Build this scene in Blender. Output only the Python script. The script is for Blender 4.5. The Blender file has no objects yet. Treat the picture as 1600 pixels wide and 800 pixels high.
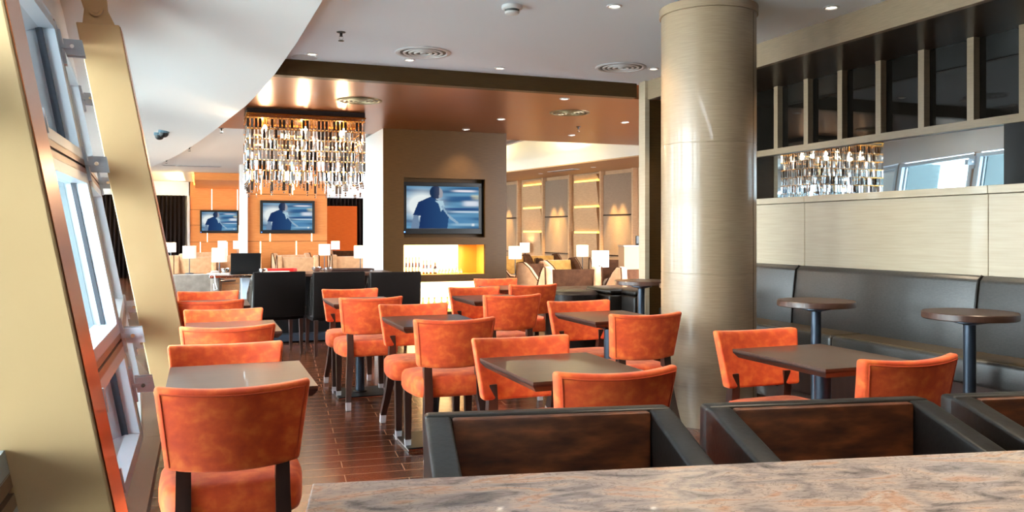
import bpy, bmesh, math, random
from mathutils import Vector, Matrix
random.seed(7)
SC = bpy.context.scene
COL = SC.collection
PI = math.pi

# ------------------------------------------------------------------ camera
TH = math.radians(20.5); FPX = 1300.0; H = 1.28
ST, CT = math.sin(TH), math.cos(TH)
cd = bpy.data.cameras.new('camera'); cam = bpy.data.objects.new('camera', cd); COL.objects.link(cam)
cam.location = (0, 0, H); cam.rotation_euler = (PI/2, 0, -TH)
cd.sensor_width = 36; cd.lens = 36*FPX/1600; cd.shift_y = -38/1600; cd.clip_start = .05; cd.clip_end = 300
SC.camera = cam

def ray(px, py):
    a = (px-800)/FPX; b = (362-py)/FPX
    return Vector((ST+CT*a, CT-ST*a, b))
def onz(px, py, z):
    r = ray(px, py); t = (z-H)/r.z; return Vector((r.x*t, r.y*t, z))
def onx(px, py, x):
    r = ray(px, py); t = x/r.x; return Vector((x, r.y*t, H+r.z*t))
def ony(px, py, y):
    r = ray(px, py); t = y/r.y; return Vector((r.x*t, y, H+r.z*t))
def atd(px, py, d):
    r = ray(px, py); return Vector((r.x*d, r.y*d, H+r.z*d))

# ------------------------------------------------------------------ materials
MATS = {}
def srgb(r, g, b):
    f = lambda c: (c/255/12.92) if c/255 <= .04045 else ((c/255+.055)/1.055)**2.4
    return (f(r), f(g), f(b), 1)
def mat(name, color, rough=.5, metal=0., spec=.5, coat=0., sheen=0., emit=None, estr=0.):
    m = bpy.data.materials.new(name); m.use_nodes = True
    p = m.node_tree.nodes['Principled BSDF']
    p.inputs['Base Color'].default_value = color if len(color) == 4 else (*color, 1)
    p.inputs['Roughness'].default_value = rough
    p.inputs['Metallic'].default_value = metal
    p.inputs['Specular IOR Level'].default_value = spec
    p.inputs['Coat Weight'].default_value = coat
    p.inputs['Sheen Weight'].default_value = sheen
    if emit:
        p.inputs['Emission Color'].default_value = (*emit[:3], 1)
        p.inputs['Emission Strength'].default_value = estr
    MATS[name] = m
    return m
def noise_mat(name, stops, scale=(1, 1, 1), nscale=5, detail=4, rough=.5, metal=0., spec=.5, coat=0., bump=0., sheen=0., dist=0., coord='Object', rrange=None):
    m = mat(name, stops[0][1], rough, metal, spec, coat, sheen)
    nt = m.node_tree; N = nt.nodes; L = nt.links; p = N['Principled BSDF']
    tc = N.new('ShaderNodeTexCoord'); mp = N.new('ShaderNodeMapping'); mp.inputs['Scale'].default_value = scale
    nz = N.new('ShaderNodeTexNoise'); nz.inputs['Scale'].default_value = nscale; nz.inputs['Detail'].default_value = detail
    nz.inputs['Distortion'].default_value = dist
    cr = N.new('ShaderNodeValToRGB')
    els = cr.color_ramp.elements
    els[0].position, els[0].color = stops[0][0], stops[0][1]
    els[1].position, els[1].color = stops[-1][0], stops[-1][1]
    for s in stops[1:-1]:
        e = els.new(s[0]); e.color = s[1]
    L.new(tc.outputs[coord], mp.inputs[0]); L.new(mp.outputs[0], nz.inputs['Vector'])
    L.new(nz.outputs[0], cr.inputs[0]); L.new(cr.outputs[0], p.inputs['Base Color'])
    if bump:
        b = N.new('ShaderNodeBump'); b.inputs['Strength'].default_value = bump; b.inputs['Distance'].default_value = .004
        L.new(nz.outputs[0], b.inputs['Height']); L.new(b.outputs[0], p.inputs['Normal'])
    if rrange:
        mr = N.new('ShaderNodeMapRange'); mr.inputs[3].default_value, mr.inputs[4].default_value = rrange
        L.new(nz.outputs[0], mr.inputs[0]); L.new(mr.outputs[0], p.inputs['Roughness'])
    return m

white = mat('white_paint', (.76, .76, .76), .6)
ceil_m = mat('ceiling_paint', (.77, .86, .94), .6)
noise_mat('veneer_pale', [(.3, srgb(132, 110, 86)), (.7, srgb(146, 124, 99))], (3, 3, 60), 3, 4, .33, spec=.5, coat=.15)
noise_mat('veneer_lit', [(.3, srgb(168, 152, 128)), (.7, srgb(178, 163, 140))], (1.2, 1.2, 30), 3, 4, .38, coat=.1)  # lighter copy of veneer_pale, window light put into the colour
noise_mat('veneer_dark_shaded', [(.3, srgb(52, 34, 15)), (.7, srgb(66, 45, 21))], (3, 3, 60), 3, 4, .4, spec=.12)  # darker copy of the same veneer, shade away from the windows in its colour
noise_mat('veneer_soffit', [(.3, srgb(34, 24, 16)), (.7, srgb(46, 34, 24))], (20, 1, 1), 4, 4, .32, spec=.22)
noise_mat('orange_wood', [(.3, srgb(190, 112, 56)), (.7, srgb(202, 126, 68))], (2, 2, 24), 3, 4, .5, spec=.2)
noise_mat('red_wood', [(.3, srgb(150, 60, 10)), (.7, srgb(164, 70, 14))], (2, 2, 24), 3, 4, .6, spec=.1)
noise_mat('copper', [(.3, srgb(132, 76, 42)), (.7, srgb(152, 92, 52))], (1, 14, 1), 2.5, 4, .3, metal=.85, rrange=(.26, .36))
noise_mat('velvet', [(.32, srgb(200, 60, 13)), (.5, srgb(218, 78, 21)), (.70, srgb(236, 110, 42))], (1, 1, 1.2), 17, 10, .75, sheen=.25, dist=.15)
MATS['velvet'].node_tree.nodes['Principled BSDF'].inputs['Sheen Tint'].default_value = (1, .62, .4, 1)
noise_mat('veneer_fascia_shaded', [(.3, srgb(118, 100, 80)), (.7, srgb(131, 113, 91))], (3, 3, 60), 3, 4, .33, spec=.4)  # veneer_pale darkened: the dimmer light up high is in its colour
mat('velvet_piping', srgb(190, 62, 18), .8)
noise_mat('dark_wood', [(.3, srgb(40, 24, 20)), (.7, srgb(56, 36, 30))], (6, 6, 1), 4, 3, .3, coat=.4)
noise_mat('table_wood', [(.3, srgb(58, 36, 27)), (.7, srgb(78, 52, 40))], (1, 14, 1), 4, 4, .34, coat=.25)
mat('table_edge', srgb(44, 26, 22), .35, coat=.3)
mat('cap_metal', srgb(222, 222, 226), .3, .4)
mat('chrome', (.8, .8, .8), .15, 1.)
mat('steel_dark', srgb(56, 66, 78), .35, .6)
noise_mat('leather', [(.35, srgb(15, 12, 11)), (.65, srgb(24, 20, 18))], (1, 1, 1), 60, 3, .40, spec=.36, bump=.15)
noise_mat('leather_bench', [(.35, srgb(36, 34, 32)), (.65, srgb(50, 47, 44))], (1, 1, 3), 50, 3, .38, spec=.6, bump=.15)
noise_mat('leather_seat', [(.35, srgb(58, 44, 24)), (.65, srgb(78, 60, 32))], (1, 1, 1), 50, 3, .4, spec=.6, bump=.15)
noise_mat('brown_hide', [(.3, srgb(46, 23, 11)), (.5, srgb(92, 48, 24)), (.72, srgb(146, 80, 42))], (1.2, 1, 4), 6, 8, .5, bump=.1)
mat('black_fabric', srgb(18, 13, 12), .8, spec=.12)
mat('leather_gloss', srgb(30, 27, 26), .22, spec=.6, coat=.6)
mat('black_plastic', srgb(12, 12, 13), .35, spec=.25)
noise_mat('yellow_paint', [(.3, srgb(208, 174, 126)), (.7, srgb(214, 180, 132))], (1, 1, 1), 3, 2, .35, coat=.2)
mat('reflected_orange', srgb(160, 92, 50), .3, .9)  # orange reflections and shade of the strut's yellow side, put into a colour
mat('aluminium', srgb(200, 212, 224), .4, .35)
mat('gasket', srgb(16, 22, 34), .5)
mat('bronze_channel', srgb(140, 112, 92), .4, .5)
mat('mirror', (.42, .48, .51), .015, 1.)
m = mat('dark_glass', (.006, .005, .004), .03, spec=.3)
mat('curtain_dark', srgb(24, 13, 10), .85, spec=.12)
noise_mat('plush_brown', [(.3, srgb(58, 34, 21)), (.7, srgb(80, 50, 32))], (1, 1, 1), 14, 5, .9, spec=.1)
noise_mat('plush_tan', [(.3, srgb(190, 138, 96)), (.7, srgb(212, 160, 116))], (1, 1, 1), 14, 5, .85, sheen=.4)
noise_mat('plush_gold', [(.3, srgb(170, 120, 50)), (.7, srgb(196, 146, 70))], (1, 1, 1), 14, 5, .85, sheen=.4)
noise_mat('plush_grey', [(.3, srgb(110, 96, 86)), (.7, srgb(134, 120, 108))], (1, 1, 1), 14, 5, .85, sheen=.3)
noise_mat('fabric_panel', [(.3, srgb(118, 94, 76)), (.7, srgb(132, 108, 88))], (1, 1, 8), 20, 3, .8)
noise_mat('wood_panel', [(.3, srgb(160, 122, 88)), (.7, srgb(176, 138, 102))], (3, 3, 20), 3, 3, .5)
mat('lamp_shade', (.85, .8, .72), .7, emit=(1, .9, .76), estr=.8)
mat('bulb', (1, 1, 1), .5, emit=(1, .86, .66), estr=9)
mat('led_amber', (1, .7, .2), .5, emit=(1, .62, .10), estr=2.6)
mat('led_warm', (1, .9, .7), .5, emit=(1, .84, .5), estr=2.2)
mat('niche_glow', (1, .95, .8), .5, emit=(1, .80, .38), estr=2.7)
mat('niche_gold', srgb(214, 160, 60), .45)
mat('paper', (.8, .8, .8), .6)
mat('red_plastic', srgb(200, 24, 20), .4)
mat('gold', srgb(228, 168, 84), .2, 1.)
mat('crystal_mirror', (.9, .9, .92), .06, 1.)
mat('crystal_dark', srgb(64, 50, 42), .08, .6)
mat('led_blue', (.1, .3, 1), .5, emit=(.1, .3, 1), estr=4)
mat('beige_paint', srgb(164, 130, 100), .7, spec=.2)
mat('concrete', srgb(222, 222, 216), .8)
mat('outdoor_panel', srgb(126, 152, 156), .6)
mat('fin_paint', srgb(40, 58, 62), .6)
mat('outdoor_dark', srgb(60, 84, 96), .3)
mat('bottle_amber', srgb(150, 70, 20), .1, coat=.5)
mat('bottle_dark', srgb(60, 22, 16), .1, coat=.5)
mat('bottle_clear', srgb(232, 206, 120), .1, coat=.5)
mat('bottle_label', srgb(235, 225, 200), .6)
mat('vent_metal', srgb(196, 196, 198), .45)
mat('vent_bronze', srgb(96, 84, 58), .4, .6)
mat('vent_dark', srgb(30, 28, 26), .6)

def glass_mat(name, tint, gl=.10):
    m = bpy.data.materials.new(name); m.use_nodes = True
    nt = m.node_tree; N = nt.nodes; L = nt.links; N.clear()
    o = N.new('ShaderNodeOutputMaterial'); mx = N.new('ShaderNodeMixShader')
    t = N.new('ShaderNodeBsdfTransparent'); t.inputs[0].default_value = (*tint, 1)
    g = N.new('ShaderNodeBsdfGlossy'); g.inputs['Roughness'].default_value = .01
    lw = N.new('ShaderNodeFresnel'); lw.inputs[0].default_value = 1.5
    L.new(lw.outputs[0], mx.inputs[0]); L.new(t.outputs[0], mx.inputs[1]); L.new(g.outputs[0], mx.inputs[2])
    L.new(mx.outputs[0], o.inputs[0]); MATS[name] = m
    return m
glass_mat('window_glass', (.80, .90, .92))
glass_mat('crystal_clear', (.93, .93, .94))

def floor_mat():
    m = mat('floor_planks', srgb(70, 38, 26), .2, coat=.0)
    nt = m.node_tree; N = nt.nodes; L = nt.links; p = N['Principled BSDF']
    tc = N.new('ShaderNodeTexCoord'); mp = N.new('ShaderNodeMapping')
    mp.inputs['Rotation'].default_value = (0, 0, math.radians(5))
    br = N.new('ShaderNodeTexBrick'); br.inputs['Scale'].default_value = 1
    br.inputs['Brick Width'].default_value = .64; br.inputs['Row Height'].default_value = .135
    br.inputs['Mortar Size'].default_value = .0028; br.inputs['Mortar Smooth'].default_value = .1
    br.inputs['Color1'].default_value = srgb(72, 35, 19); br.inputs['Color2'].default_value = srgb(96, 50, 28)
    br.inputs['Mortar'].default_value = srgb(168, 130, 104)
    mp2 = N.new('ShaderNodeMapping'); mp2.inputs['Scale'].default_value = (2, 26, 1)
    nz = N.new('ShaderNodeTexNoise'); nz.inputs['Scale'].default_value = 3; nz.inputs['Detail'].default_value = 6
    mx = N.new('ShaderNodeMixRGB'); mx.blend_type = 'MULTIPLY'; mx.inputs[0].default_value = .55
    cr = N.new('ShaderNodeValToRGB'); cr.color_ramp.elements[0].position = .3; cr.color_ramp.elements[0].color = (.45, .45, .45, 1)
    cr.color_ramp.elements[1].position = .7
    L.new(tc.outputs['Object'], mp.inputs[0]); L.new(mp.outputs[0], br.inputs[0])
    L.new(tc.outputs['Object'], mp2.inputs[0]); L.new(mp2.outputs[0], nz.inputs['Vector'])
    L.new(nz.outputs[0], cr.inputs[0]); L.new(br.outputs[0], mx.inputs[1]); L.new(cr.outputs[0], mx.inputs[2])
    L.new(mx.outputs[0], p.inputs['Base Color'])
    mr = N.new('ShaderNodeMapRange'); mr.inputs[3].default_value = .16; mr.inputs[4].default_value = .30
    L.new(nz.outputs[0], mr.inputs[0]); L.new(mr.outputs[0], p.inputs['Roughness'])
    p.inputs['Specular IOR Level'].default_value = .6
floor_mat()
def marble_mat():
    m = mat('marble', srgb(150, 128, 116), .12, coat=.6)
    nt = m.node_tree; N = nt.nodes; L = nt.links; p = N['Principled BSDF']
    tc = N.new('ShaderNodeTexCoord'); mp = N.new('ShaderNodeMapping')
    mp.inputs['Rotation'].default_value = (0, 0, math.radians(-38)); mp.inputs['Scale'].default_value = (2.0, 5.0, 1)
    n1 = N.new('ShaderNodeTexNoise'); n1.inputs['Scale'].default_value = 2.2; n1.inputs['Detail'].default_value = 9; n1.inputs['Distortion'].default_value = 1.6
    cr = N.new('ShaderNodeValToRGB'); e = cr.color_ramp.elements
    e[0].position = .30; e[0].color = srgb(124, 118, 120); e[1].position = .72; e[1].color = srgb(250, 234, 224)
    a = e.new(.44); a.color = srgb(206, 192, 188); a = e.new(.55); a.color = srgb(236, 214, 202); a = e.new(.62); a.color = srgb(232, 188, 162)
    n2 = N.new('ShaderNodeTexNoise'); n2.inputs['Scale'].default_value = 5; n2.inputs['Detail'].default_value = 10; n2.inputs['Distortion'].default_value = 3.4
    c2 = N.new('ShaderNodeValToRGB'); c2.color_ramp.elements[0].position = .46; c2.color_ramp.elements[0].color = (1, 1, 1, 1)
    c2.color_ramp.elements[1].position = .54; c2.color_ramp.elements[1].color = (1, 1, 1, 1)
    v = c2.color_ramp.elements.new(.50); v.color = (.45, .44, .44, 1)
    mx = N.new('ShaderNodeMixRGB'); mx.blend_type = 'MULTIPLY'; mx.inputs[0].default_value = .7
    L.new(tc.outputs['Object'], mp.inputs[0]); L.new(mp.outputs[0], n1.inputs['Vector']); L.new(mp.outputs[0], n2.inputs['Vector'])
    L.new(n1.outputs[0], cr.inputs[0]); L.new(n2.outputs[0], c2.inputs[0])
    L.new(cr.outputs[0], mx.inputs[1]); L.new(c2.outputs[0], mx.inputs[2]); L.new(mx.outputs[0], p.inputs['Base Color'])
marble_mat()
def screen_mat():
    m = bpy.data.materials.new('screen_picture'); m.use_nodes = True
    nt = m.node_tree; N = nt.nodes; L = nt.links; N.clear()
    o = N.new('ShaderNodeOutputMaterial'); e = N.new('ShaderNodeEmission'); a = N.new('ShaderNodeVertexColor'); a.layer_name = 'picture'
    e.inputs[1].default_value = 1.0
    L.new(a.outputs[0], e.inputs[0]); L.new(e.outputs[0], o.inputs[0]); MATS['screen_picture'] = m
screen_mat()

# ------------------------------------------------------------------ mesh builder
class MB:
    def __init__(s): s.v = []; s.f = []; s.mi = []; s.mats = []; s.cur = 0
    def use(s, m):
        if m not in s.mats: s.mats.append(m)
        s.cur = s.mats.index(m); return s
    def add(s, vs, fs):
        n = len(s.v); s.v += [tuple(q) for q in vs]
        for f in fs: s.f.append([i+n for i in f]); s.mi.append(s.cur)
        return s
    def from_bm(s, bm, M=None):
        if M is not None: bm.transform(M)
        bm.verts.ensure_lookup_table(); bm.verts.index_update()
        s.add([v.co.copy() for v in bm.verts], [[v.index for v in f.verts] for f in bm.faces]); bm.free(); return s
    def box(s, lo, hi, bev=0, seg=2, M=None):
        bm = bmesh.new(); bmesh.ops.create_cube(bm, size=1)
        lo = Vector(lo); hi = Vector(hi); c = (lo+hi)/2; d = hi-lo
        bm.transform(Matrix.Translation(c) @ Matrix.Diagonal((d.x, d.y, d.z, 1)))
        if bev: bmesh.ops.bevel(bm, geom=bm.edges[:], offset=bev, segments=seg, affect='EDGES', profile=.5, clamp_overlap=True)
        return s.from_bm(bm, M)
    def hull(s, vs, fs, bev=0, seg=2, M=None, ang=.6):
        bm = bmesh.new(); V = [bm.verts.new(q) for q in vs]
        for f in fs: bm.faces.new([V[i] for i in f])
        bmesh.ops.recalc_face_normals(bm, faces=bm.faces[:])
        if bev:
            es = [e for e in bm.edges if len(e.link_faces) == 2 and e.calc_face_angle(0) > ang]
            bmesh.ops.bevel(bm, geom=es, offset=bev, segments=seg, affect='EDGES', profile=.5, clamp_overlap=True)
        return s.from_bm(bm, M)
    def prism(s, poly, z0, z1, bev=0, seg=2, M=None):
        n = len(poly)
        vs = [(p[0], p[1], z0) for p in poly]+[(p[0], p[1], z1) for p in poly]
        fs = [list(range(n))[::-1], list(range(n, 2*n))]+[[i, (i+1) % n, n+(i+1) % n, n+i] for i in range(n)]
        return s.hull(vs, fs, bev, seg, M)
    def loft(s, rings, cap=True, M=None):
        n = len(rings[0]); vs = [q for r in rings for q in r]; fs = []
        for k in range(len(rings)-1):
            for i in range(n):
                j = (i+1) % n; fs.append([k*n+i, k*n+j, (k+1)*n+j, (k+1)*n+i])
        if cap: fs += [list(range(n))[::-1], [(len(rings)-1)*n+i for i in range(n)]]
        if M is not None: vs = [M @ Vector(q) for q in vs]
        return s.add(vs, fs)
    def lathe(s, prof, c=(0, 0, 0), seg=24, M=None, cap=True):
        rings = [[(c[0]+r*math.cos(2*PI*i/seg), c[1]+r*math.sin(2*PI*i/seg), c[2]+z) for i in range(seg)] for r, z in prof]
        return s.loft(rings, cap, M)
    def sweep(s, path, w, h, up=(1, 0, 0), M=None, taper=None):
        P = [Vector(p) for p in path]; rings = []; upv = Vector(up)
        for i, p in enumerate(P):
            t = (P[min(i+1, len(P)-1)]-P[max(i-1, 0)]).normalized()
            a = (upv-t*upv.dot(t)).normalized(); b = t.cross(a)
            k = taper[i] if taper else 1
            rings.append([p+a*w*k/2+b*h*k/2, p-a*w*k/2+b*h*k/2, p-a*w*k/2-b*h*k/2, p+a*w*k/2-b*h*k/2])
        return s.loft(rings, True, M)
    def tube(s, path, r, seg=8, closed=False, M=None):
        P = [Vector(p) for p in path]; rings = []; n = len(P)
        up = Vector((0, 0, 1)); prev = None
        for i, p in enumerate(P):
            if closed: t = (P[(i+1) % n]-P[(i-1) % n]).normalized()
            else: t = (P[min(i+1, n-1)]-P[max(i-1, 0)]).normalized()
            ref = prev if prev is not None else (Vector((0, 1, 0)) if abs(t.z) > .9 else up)
            a = (ref-t*ref.dot(t)).normalized(); b = t.cross(a); prev = a
            rings.append([p+(a*math.cos(2*PI*k/seg)+b*math.sin(2*PI*k/seg))*r for k in range(seg)])
        if closed: rings.append(rings[0])
        return s.loft(rings, not closed, M)
    def build(s, name, m=None, parent=None, loc=(0, 0, 0), rz=0, smooth=35):
        me = bpy.data.meshes.new(name); me.from_pydata(s.v, [], s.f)
        ms = s.mats if s.mats else [m]
        for q in ms: me.materials.append(MATS[q])
        me.polygons.foreach_set('material_index', s.mi)
        bm = bmesh.new(); bm.from_mesh(me); bmesh.ops.recalc_face_normals(bm, faces=bm.faces[:]); bm.to_mesh(me); bm.free()
        if smooth:
            me.polygons.foreach_set('use_smooth', [True]*len(me.polygons))
            me.set_sharp_from_angle(angle=math.radians(smooth))
        me.update()
        o = bpy.data.objects.new(name, me); COL.objects.link(o)
        o.location = loc; o.rotation_euler = (0, 0, rz)
        if parent: o.parent = parent
        return o

def tag(o, label, cat, group=None, kind=None):
    if label: o['label'] = label
    if cat: o['category'] = cat
    if group: o['group'] = group
    if kind: o['kind'] = kind
    return o
def thing(name, label, cat, loc=(0, 0, 0), rz=0, group=None, kind=None):
    o = bpy.data.objects.new(name, None); COL.objects.link(o); o.empty_display_size = .1
    o.location = loc; o.rotation_euler = (0, 0, rz)
    return tag(o, label, cat, group, kind)
def struct(o, label=None):
    o['kind'] = 'structure'
    if label: o['label'] = label
    return o
CH = {}
def copy_tree(o, parent=None):
    c = o.copy(); COL.objects.link(c)
    if parent is not None: c.parent = parent
    for ch in list(o.children): copy_tree(ch, c)
    return c
def place(proto, first, loc, rz, label, group=None):
    o = proto if first else copy_tree(proto)
    o.location = loc; o.rotation_euler = (0, 0, rz); o['label'] = label
    if group: o['group'] = group
    return o
def sup(a, b, n, k=32):
    out = []
    for i in range(k):
        t = 2*PI*i/k; c, s_ = math.cos(t), math.sin(t)
        out.append((a*math.copysign(abs(c)**(2/n), c), b*math.copysign(abs(s_)**(2/n), s_)))
    return out
def light(kind, loc, energy, color=(1, .82, .6), size=.05, rot=None, spot=None, blend=.5, sy=None):
    d = bpy.data.lights.new('lamp_light', kind); d.energy = energy; d.color = color
    if kind == 'SPOT': d.spot_size = math.radians(spot); d.spot_blend = blend; d.shadow_soft_size = size
    elif kind == 'AREA':
        d.shape = 'RECTANGLE'; d.size = size; d.size_y = sy or size
    else: d.shadow_soft_size = size
    o = bpy.data.objects.new('lamp_light', d); COL.objects.link(o); o.location = loc
    if rot: o.rotation_euler = rot
    return o

# ------------------------------------------------------------------ the setting
ZC = 2.80; ZK = 2.66; ZS = 2.62

# curved window soffit
edge = [(.62, -3.2), (.66, 0), (.66, 3.0), (.66, 4.89), (.635, 6.1), (.59, 7.31), (.53, 8.3), (.45, 9.27), (.20, 11.4), (-.05, 13.4), (-.34, 15.4), (-.65, 17.2), (-.99, 18.95), (-1.6, 21.5), (-2.6, 25.3)]
fac = [(-.29, -3.2), (-.30, -1.0), (-.31, 1.85), (-.32, 3.35), (-.32, 5.5), (-.46, 7.55), (-.80, 9.6), (-1.40, 11.7), (-2.3, 13.8), (-3.4, 16.2), (-4.8, 19.2), (-6.6, 22.5), (-8.4, 25.4)]
LEAN = .19
ZT2 = 3.06
def lerp_tab(tab, y):
    for (x0, y0), (x1, y1) in zip(tab[:-1], tab[1:]):
        if y0 <= y <= y1: return x0+(x1-x0)*(y-y0)/(y1-y0)
    return tab[-1][0] if y > tab[-1][1] else tab[0][0]
def soffit_z(x, y):
    xe = lerp_tab(edge, y); xf = lerp_tab(fac, y)-LEAN*ZT2
    return ZS+(ZT2-ZS)*(xe-x)/(xe-xf)
def on_soffit(px, py):
    r_ = ray(px, py); t = 1.0
    while t < 30:
        P_ = Vector((r_.x*t, r_.y*t, H+r_.z*t))
        if P_.z >= soffit_z(P_.x, P_.y): return P_
        t += .01
    return P_
b = MB(); yy = sorted(set([e[1] for e in edge]+[f_[1] for f_ in fac if f_[1] < 25.3]+[25.3])); vs = []; fs = []
for y in yy:
    xe = lerp_tab(edge, y); xf = lerp_tab(fac, y)-LEAN*ZT2-.01
    vs += [(xe, y, ZS), (xf, y, ZT2), (xf, y, ZT2+.05), (xe-.004, y, ZS+.05)]
for k in range(len(yy)-1):
    for q in range(4): fs.append([k*4+q, k*4+(q+1) % 4, k*4+4+(q+1) % 4, k*4+4+q])
fs += [[0, 1, 2, 3], [4*len(yy)-4+q for q in (3, 2, 1, 0)]]
b.add(vs, fs); struct(b.build('ceiling_soffit', 'white_paint', smooth=30), 'bright white curved soffit along the windows')
# bulkhead closing the step between the soffit and the ceilings behind it, set back from the edge
b = MB()
for (x0, y0), (x1, y1) in zip(edge[:-1], edge[1:]):
    b.add([(x0-.05, y0, ZS+.05), (x1-.05, y1, ZS+.05), (x1-.05, y1, ZC+.1), (x0-.05, y0, ZC+.1)], [[0, 1, 2, 3]])
    b.add([(x0-.09, y0, ZS+.05), (x1-.09, y1, ZS+.05), (x1-.09, y1, ZC+.1), (x0-.09, y0, ZC+.1)], [[3, 2, 1, 0]])
struct(b.build('trim_2', 'white_paint', smooth=0), 'narrow white upstand above the curved soffit edge')

# main white ceiling, copper ceiling with its fascia, far ceiling
b = MB(); b.prism([(x-.04, y) for x, y in edge if y < 7.5]+[(.535, 7.62), (5.2, 7.62), (5.2, -3.2)], ZC, ZC+.1); struct(b.build('ceiling', 'ceiling_paint', smooth=0), 'pale flat ceiling over the orange chairs')
b = MB(); b.prism([(.535, 7.66)]+[(x-.04, y) for x, y in edge if 7.7 < y < 11.7]+[(.125, 11.72), (9.5, 11.72), (9.5, 7.66)], ZK, ZK+.28); struct(b.build('ceiling_copper', 'copper', smooth=0), 'polished copper coloured lower ceiling')
b = MB(); b.box((.53, 7.55, ZK-.004), (4.19, 7.66, ZC+.1)); struct(b.build('trim_1', 'veneer_dark_shaded', smooth=0), 'dark veneered fascia along the step between the two ceilings')
b = MB(); b.prism([(.125, 11.72)]+[(x-.04, y) for x, y in edge if y > 11.8]+[(-2.6, 28), (4.6, 28), (4.6, 11.72)], 2.70, 2.8); struct(b.build('ceiling_far', 'white_paint', smooth=0), 'white ceiling of the far lounge')
b = MB(); b.prism([(x-.1, y) for x, y in fac]+[(-8.4, 28), (12, 28), (12, -3.3), (-.4, -3.3)], -.06, 0); struct(b.build('floor', 'floor_planks', smooth=0), 'dark brown glossy plank floor with pale joints')
# right wall: fascia, soffit, dark panes, mirror strip, half wall
XF = 4.22; XM = 4.95; ZF = 2.61; ZR = 1.99
b = MB(); b.box((XF, -3.2, ZF), (XF+.05, 7.5, ZC)); struct(b.build('trim_3', 'veneer_fascia_shaded', smooth=0), 'pale veneered fascia band under the ceiling')
b = MB(); b.box((XF+.05, -3.2, ZF+.005), (XM+.1, 7.38, ZF+.05)); struct(b.build('trim_4', 'veneer_soffit', smooth=0), 'dark glossy soffit behind the fascia')
b = MB(); b.box((XM+.09, -3.2, 0), (XM+.25, 7.38, ZC)); struct(b.build('wall_right', 'veneer_dark_shaded', smooth=0), 'veneered wall behind the mirror strip')
b = MB(); b.box((XM+.05, 4.03, 1.30), (XM+.085, 7.36, ZR)); tag(b.build('mirror_strip', 'mirror', smooth=0), 'long clear mirror strip above the pale half wall', 'mirror')
b = MB(); b.box((XM+.03, .5, 0), (XM+.085, 4.02, ZR)); tag(b.build('dark_panel', 'black_plastic', smooth=0), 'black panel closing the near end of the mirror strip', 'panel')
cl = thing('clerestory_glazing', 'row of dark tinted panes with pale mullions below the fascia', 'window', (XM, 0, 0), 0, kind='structure')
b = MB(); b.box((0, -.5, ZR-.0), (.06, 7.36, ZR+.055)); b.build('rail', 'veneer_fascia_shaded', cl, smooth=0)
ym = [onx(px, 200, XM).y for px in (1598, 1516, 1439, 1372, 1312, 1259, 1212)]
ys = [ym[0]-.85*2, ym[0]-.85]+ym+[ym[-1]+.5, ym[-1]+1.0]
for y in ys:
    b = MB(); b.box((.0, y-.027, ZR+.055), (.055, y+.027, ZF+.004)); b.build('mullion', 'veneer_fascia_shaded', cl, smooth=0)
for y0, y1 in zip(ys[:-1], ys[1:]):
    b = MB(); b.box((.058, min(y0, y1)+.028, ZR+.056), (.075, max(y0, y1)-.028, ZF+.003)); b.build('tinted_pane', 'dark_glass', cl, smooth=0)
# half wall
yj = [onx(px, 350, XF).y for px in (1257, 1544)]
b = MB(); yend = 6.3
for y0, y1 in ((yj[0]+.002, yend), (yj[1]+.002, yj[0]-.002), (.6, yj[1]-.002)):
    b.box((XF, y0, 1.02), (XF+.12, y1, 1.495), .002, 1)
    b.box((XF-.006, y0, 1.499), (XF+.20, y1, 1.545), .002, 1)
b.box((XF+.105, .6, .0), (XF+.2, yend, 1.49))
struct(b.build('wall_half', 'veneer_lit', smooth=0), 'pale veneered half wall above the leather bench')
# partition at the far end of the alcove, with window light painted into its pale end face
b = MB(); b.use('veneer_dark_shaded'); b.box((4.24, 7.385, 0), (5.2, 7.5, ZF)); b.use('veneer_lit'); b.box((4.19, 7.38, 0), (4.24, 7.505, ZC))
struct(b.build('wall_alcove', smooth=0), 'brown partition with pale edge behind the round column')
b = MB(); b.box((-1.4, -3.3, 0), (5.2, -3.2, ZC)); struct(b.build('wall_back_blocker', 'veneer_dark_shaded', smooth=0))  # unseen back wall, closed and kept dark to cut the frontal fill light

# round column
pc = Vector((3.25, 4.86, 0)); RC = .318
col = thing('round_column', 'large round pale veneered column between orange chairs and bench', 'column', pc, 0, kind='structure')
prof = [(RC, 0), (RC, 1.0), (RC-.002, 1.002), (RC-.002, 1.006), (RC, 1.008), (RC, 1.86), (RC-.002, 1.862), (RC-.002, 1.866), (RC, 1.868), (RC, 2.74)]
b = MB(); b.lathe(prof, seg=96)
b.build('shaft', 'veneer_pale', col, smooth=30)
b = MB(); b.lathe([(RC, 2.741), (RC+.012, 2.743), (RC+.012, 2.798), (RC, 2.80)], seg=96); b.build('capital', 'veneer_pale', col)
a = math.radians(-62); b = MB(); b.box((-.0025, RC-.001, .02), (.0025, RC+.0012, 2.735), M=Matrix.Rotation(math.radians(-148), 4, 'Z')); b.build('seam', 'veneer_dark_shaded', col, smooth=0)

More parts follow.
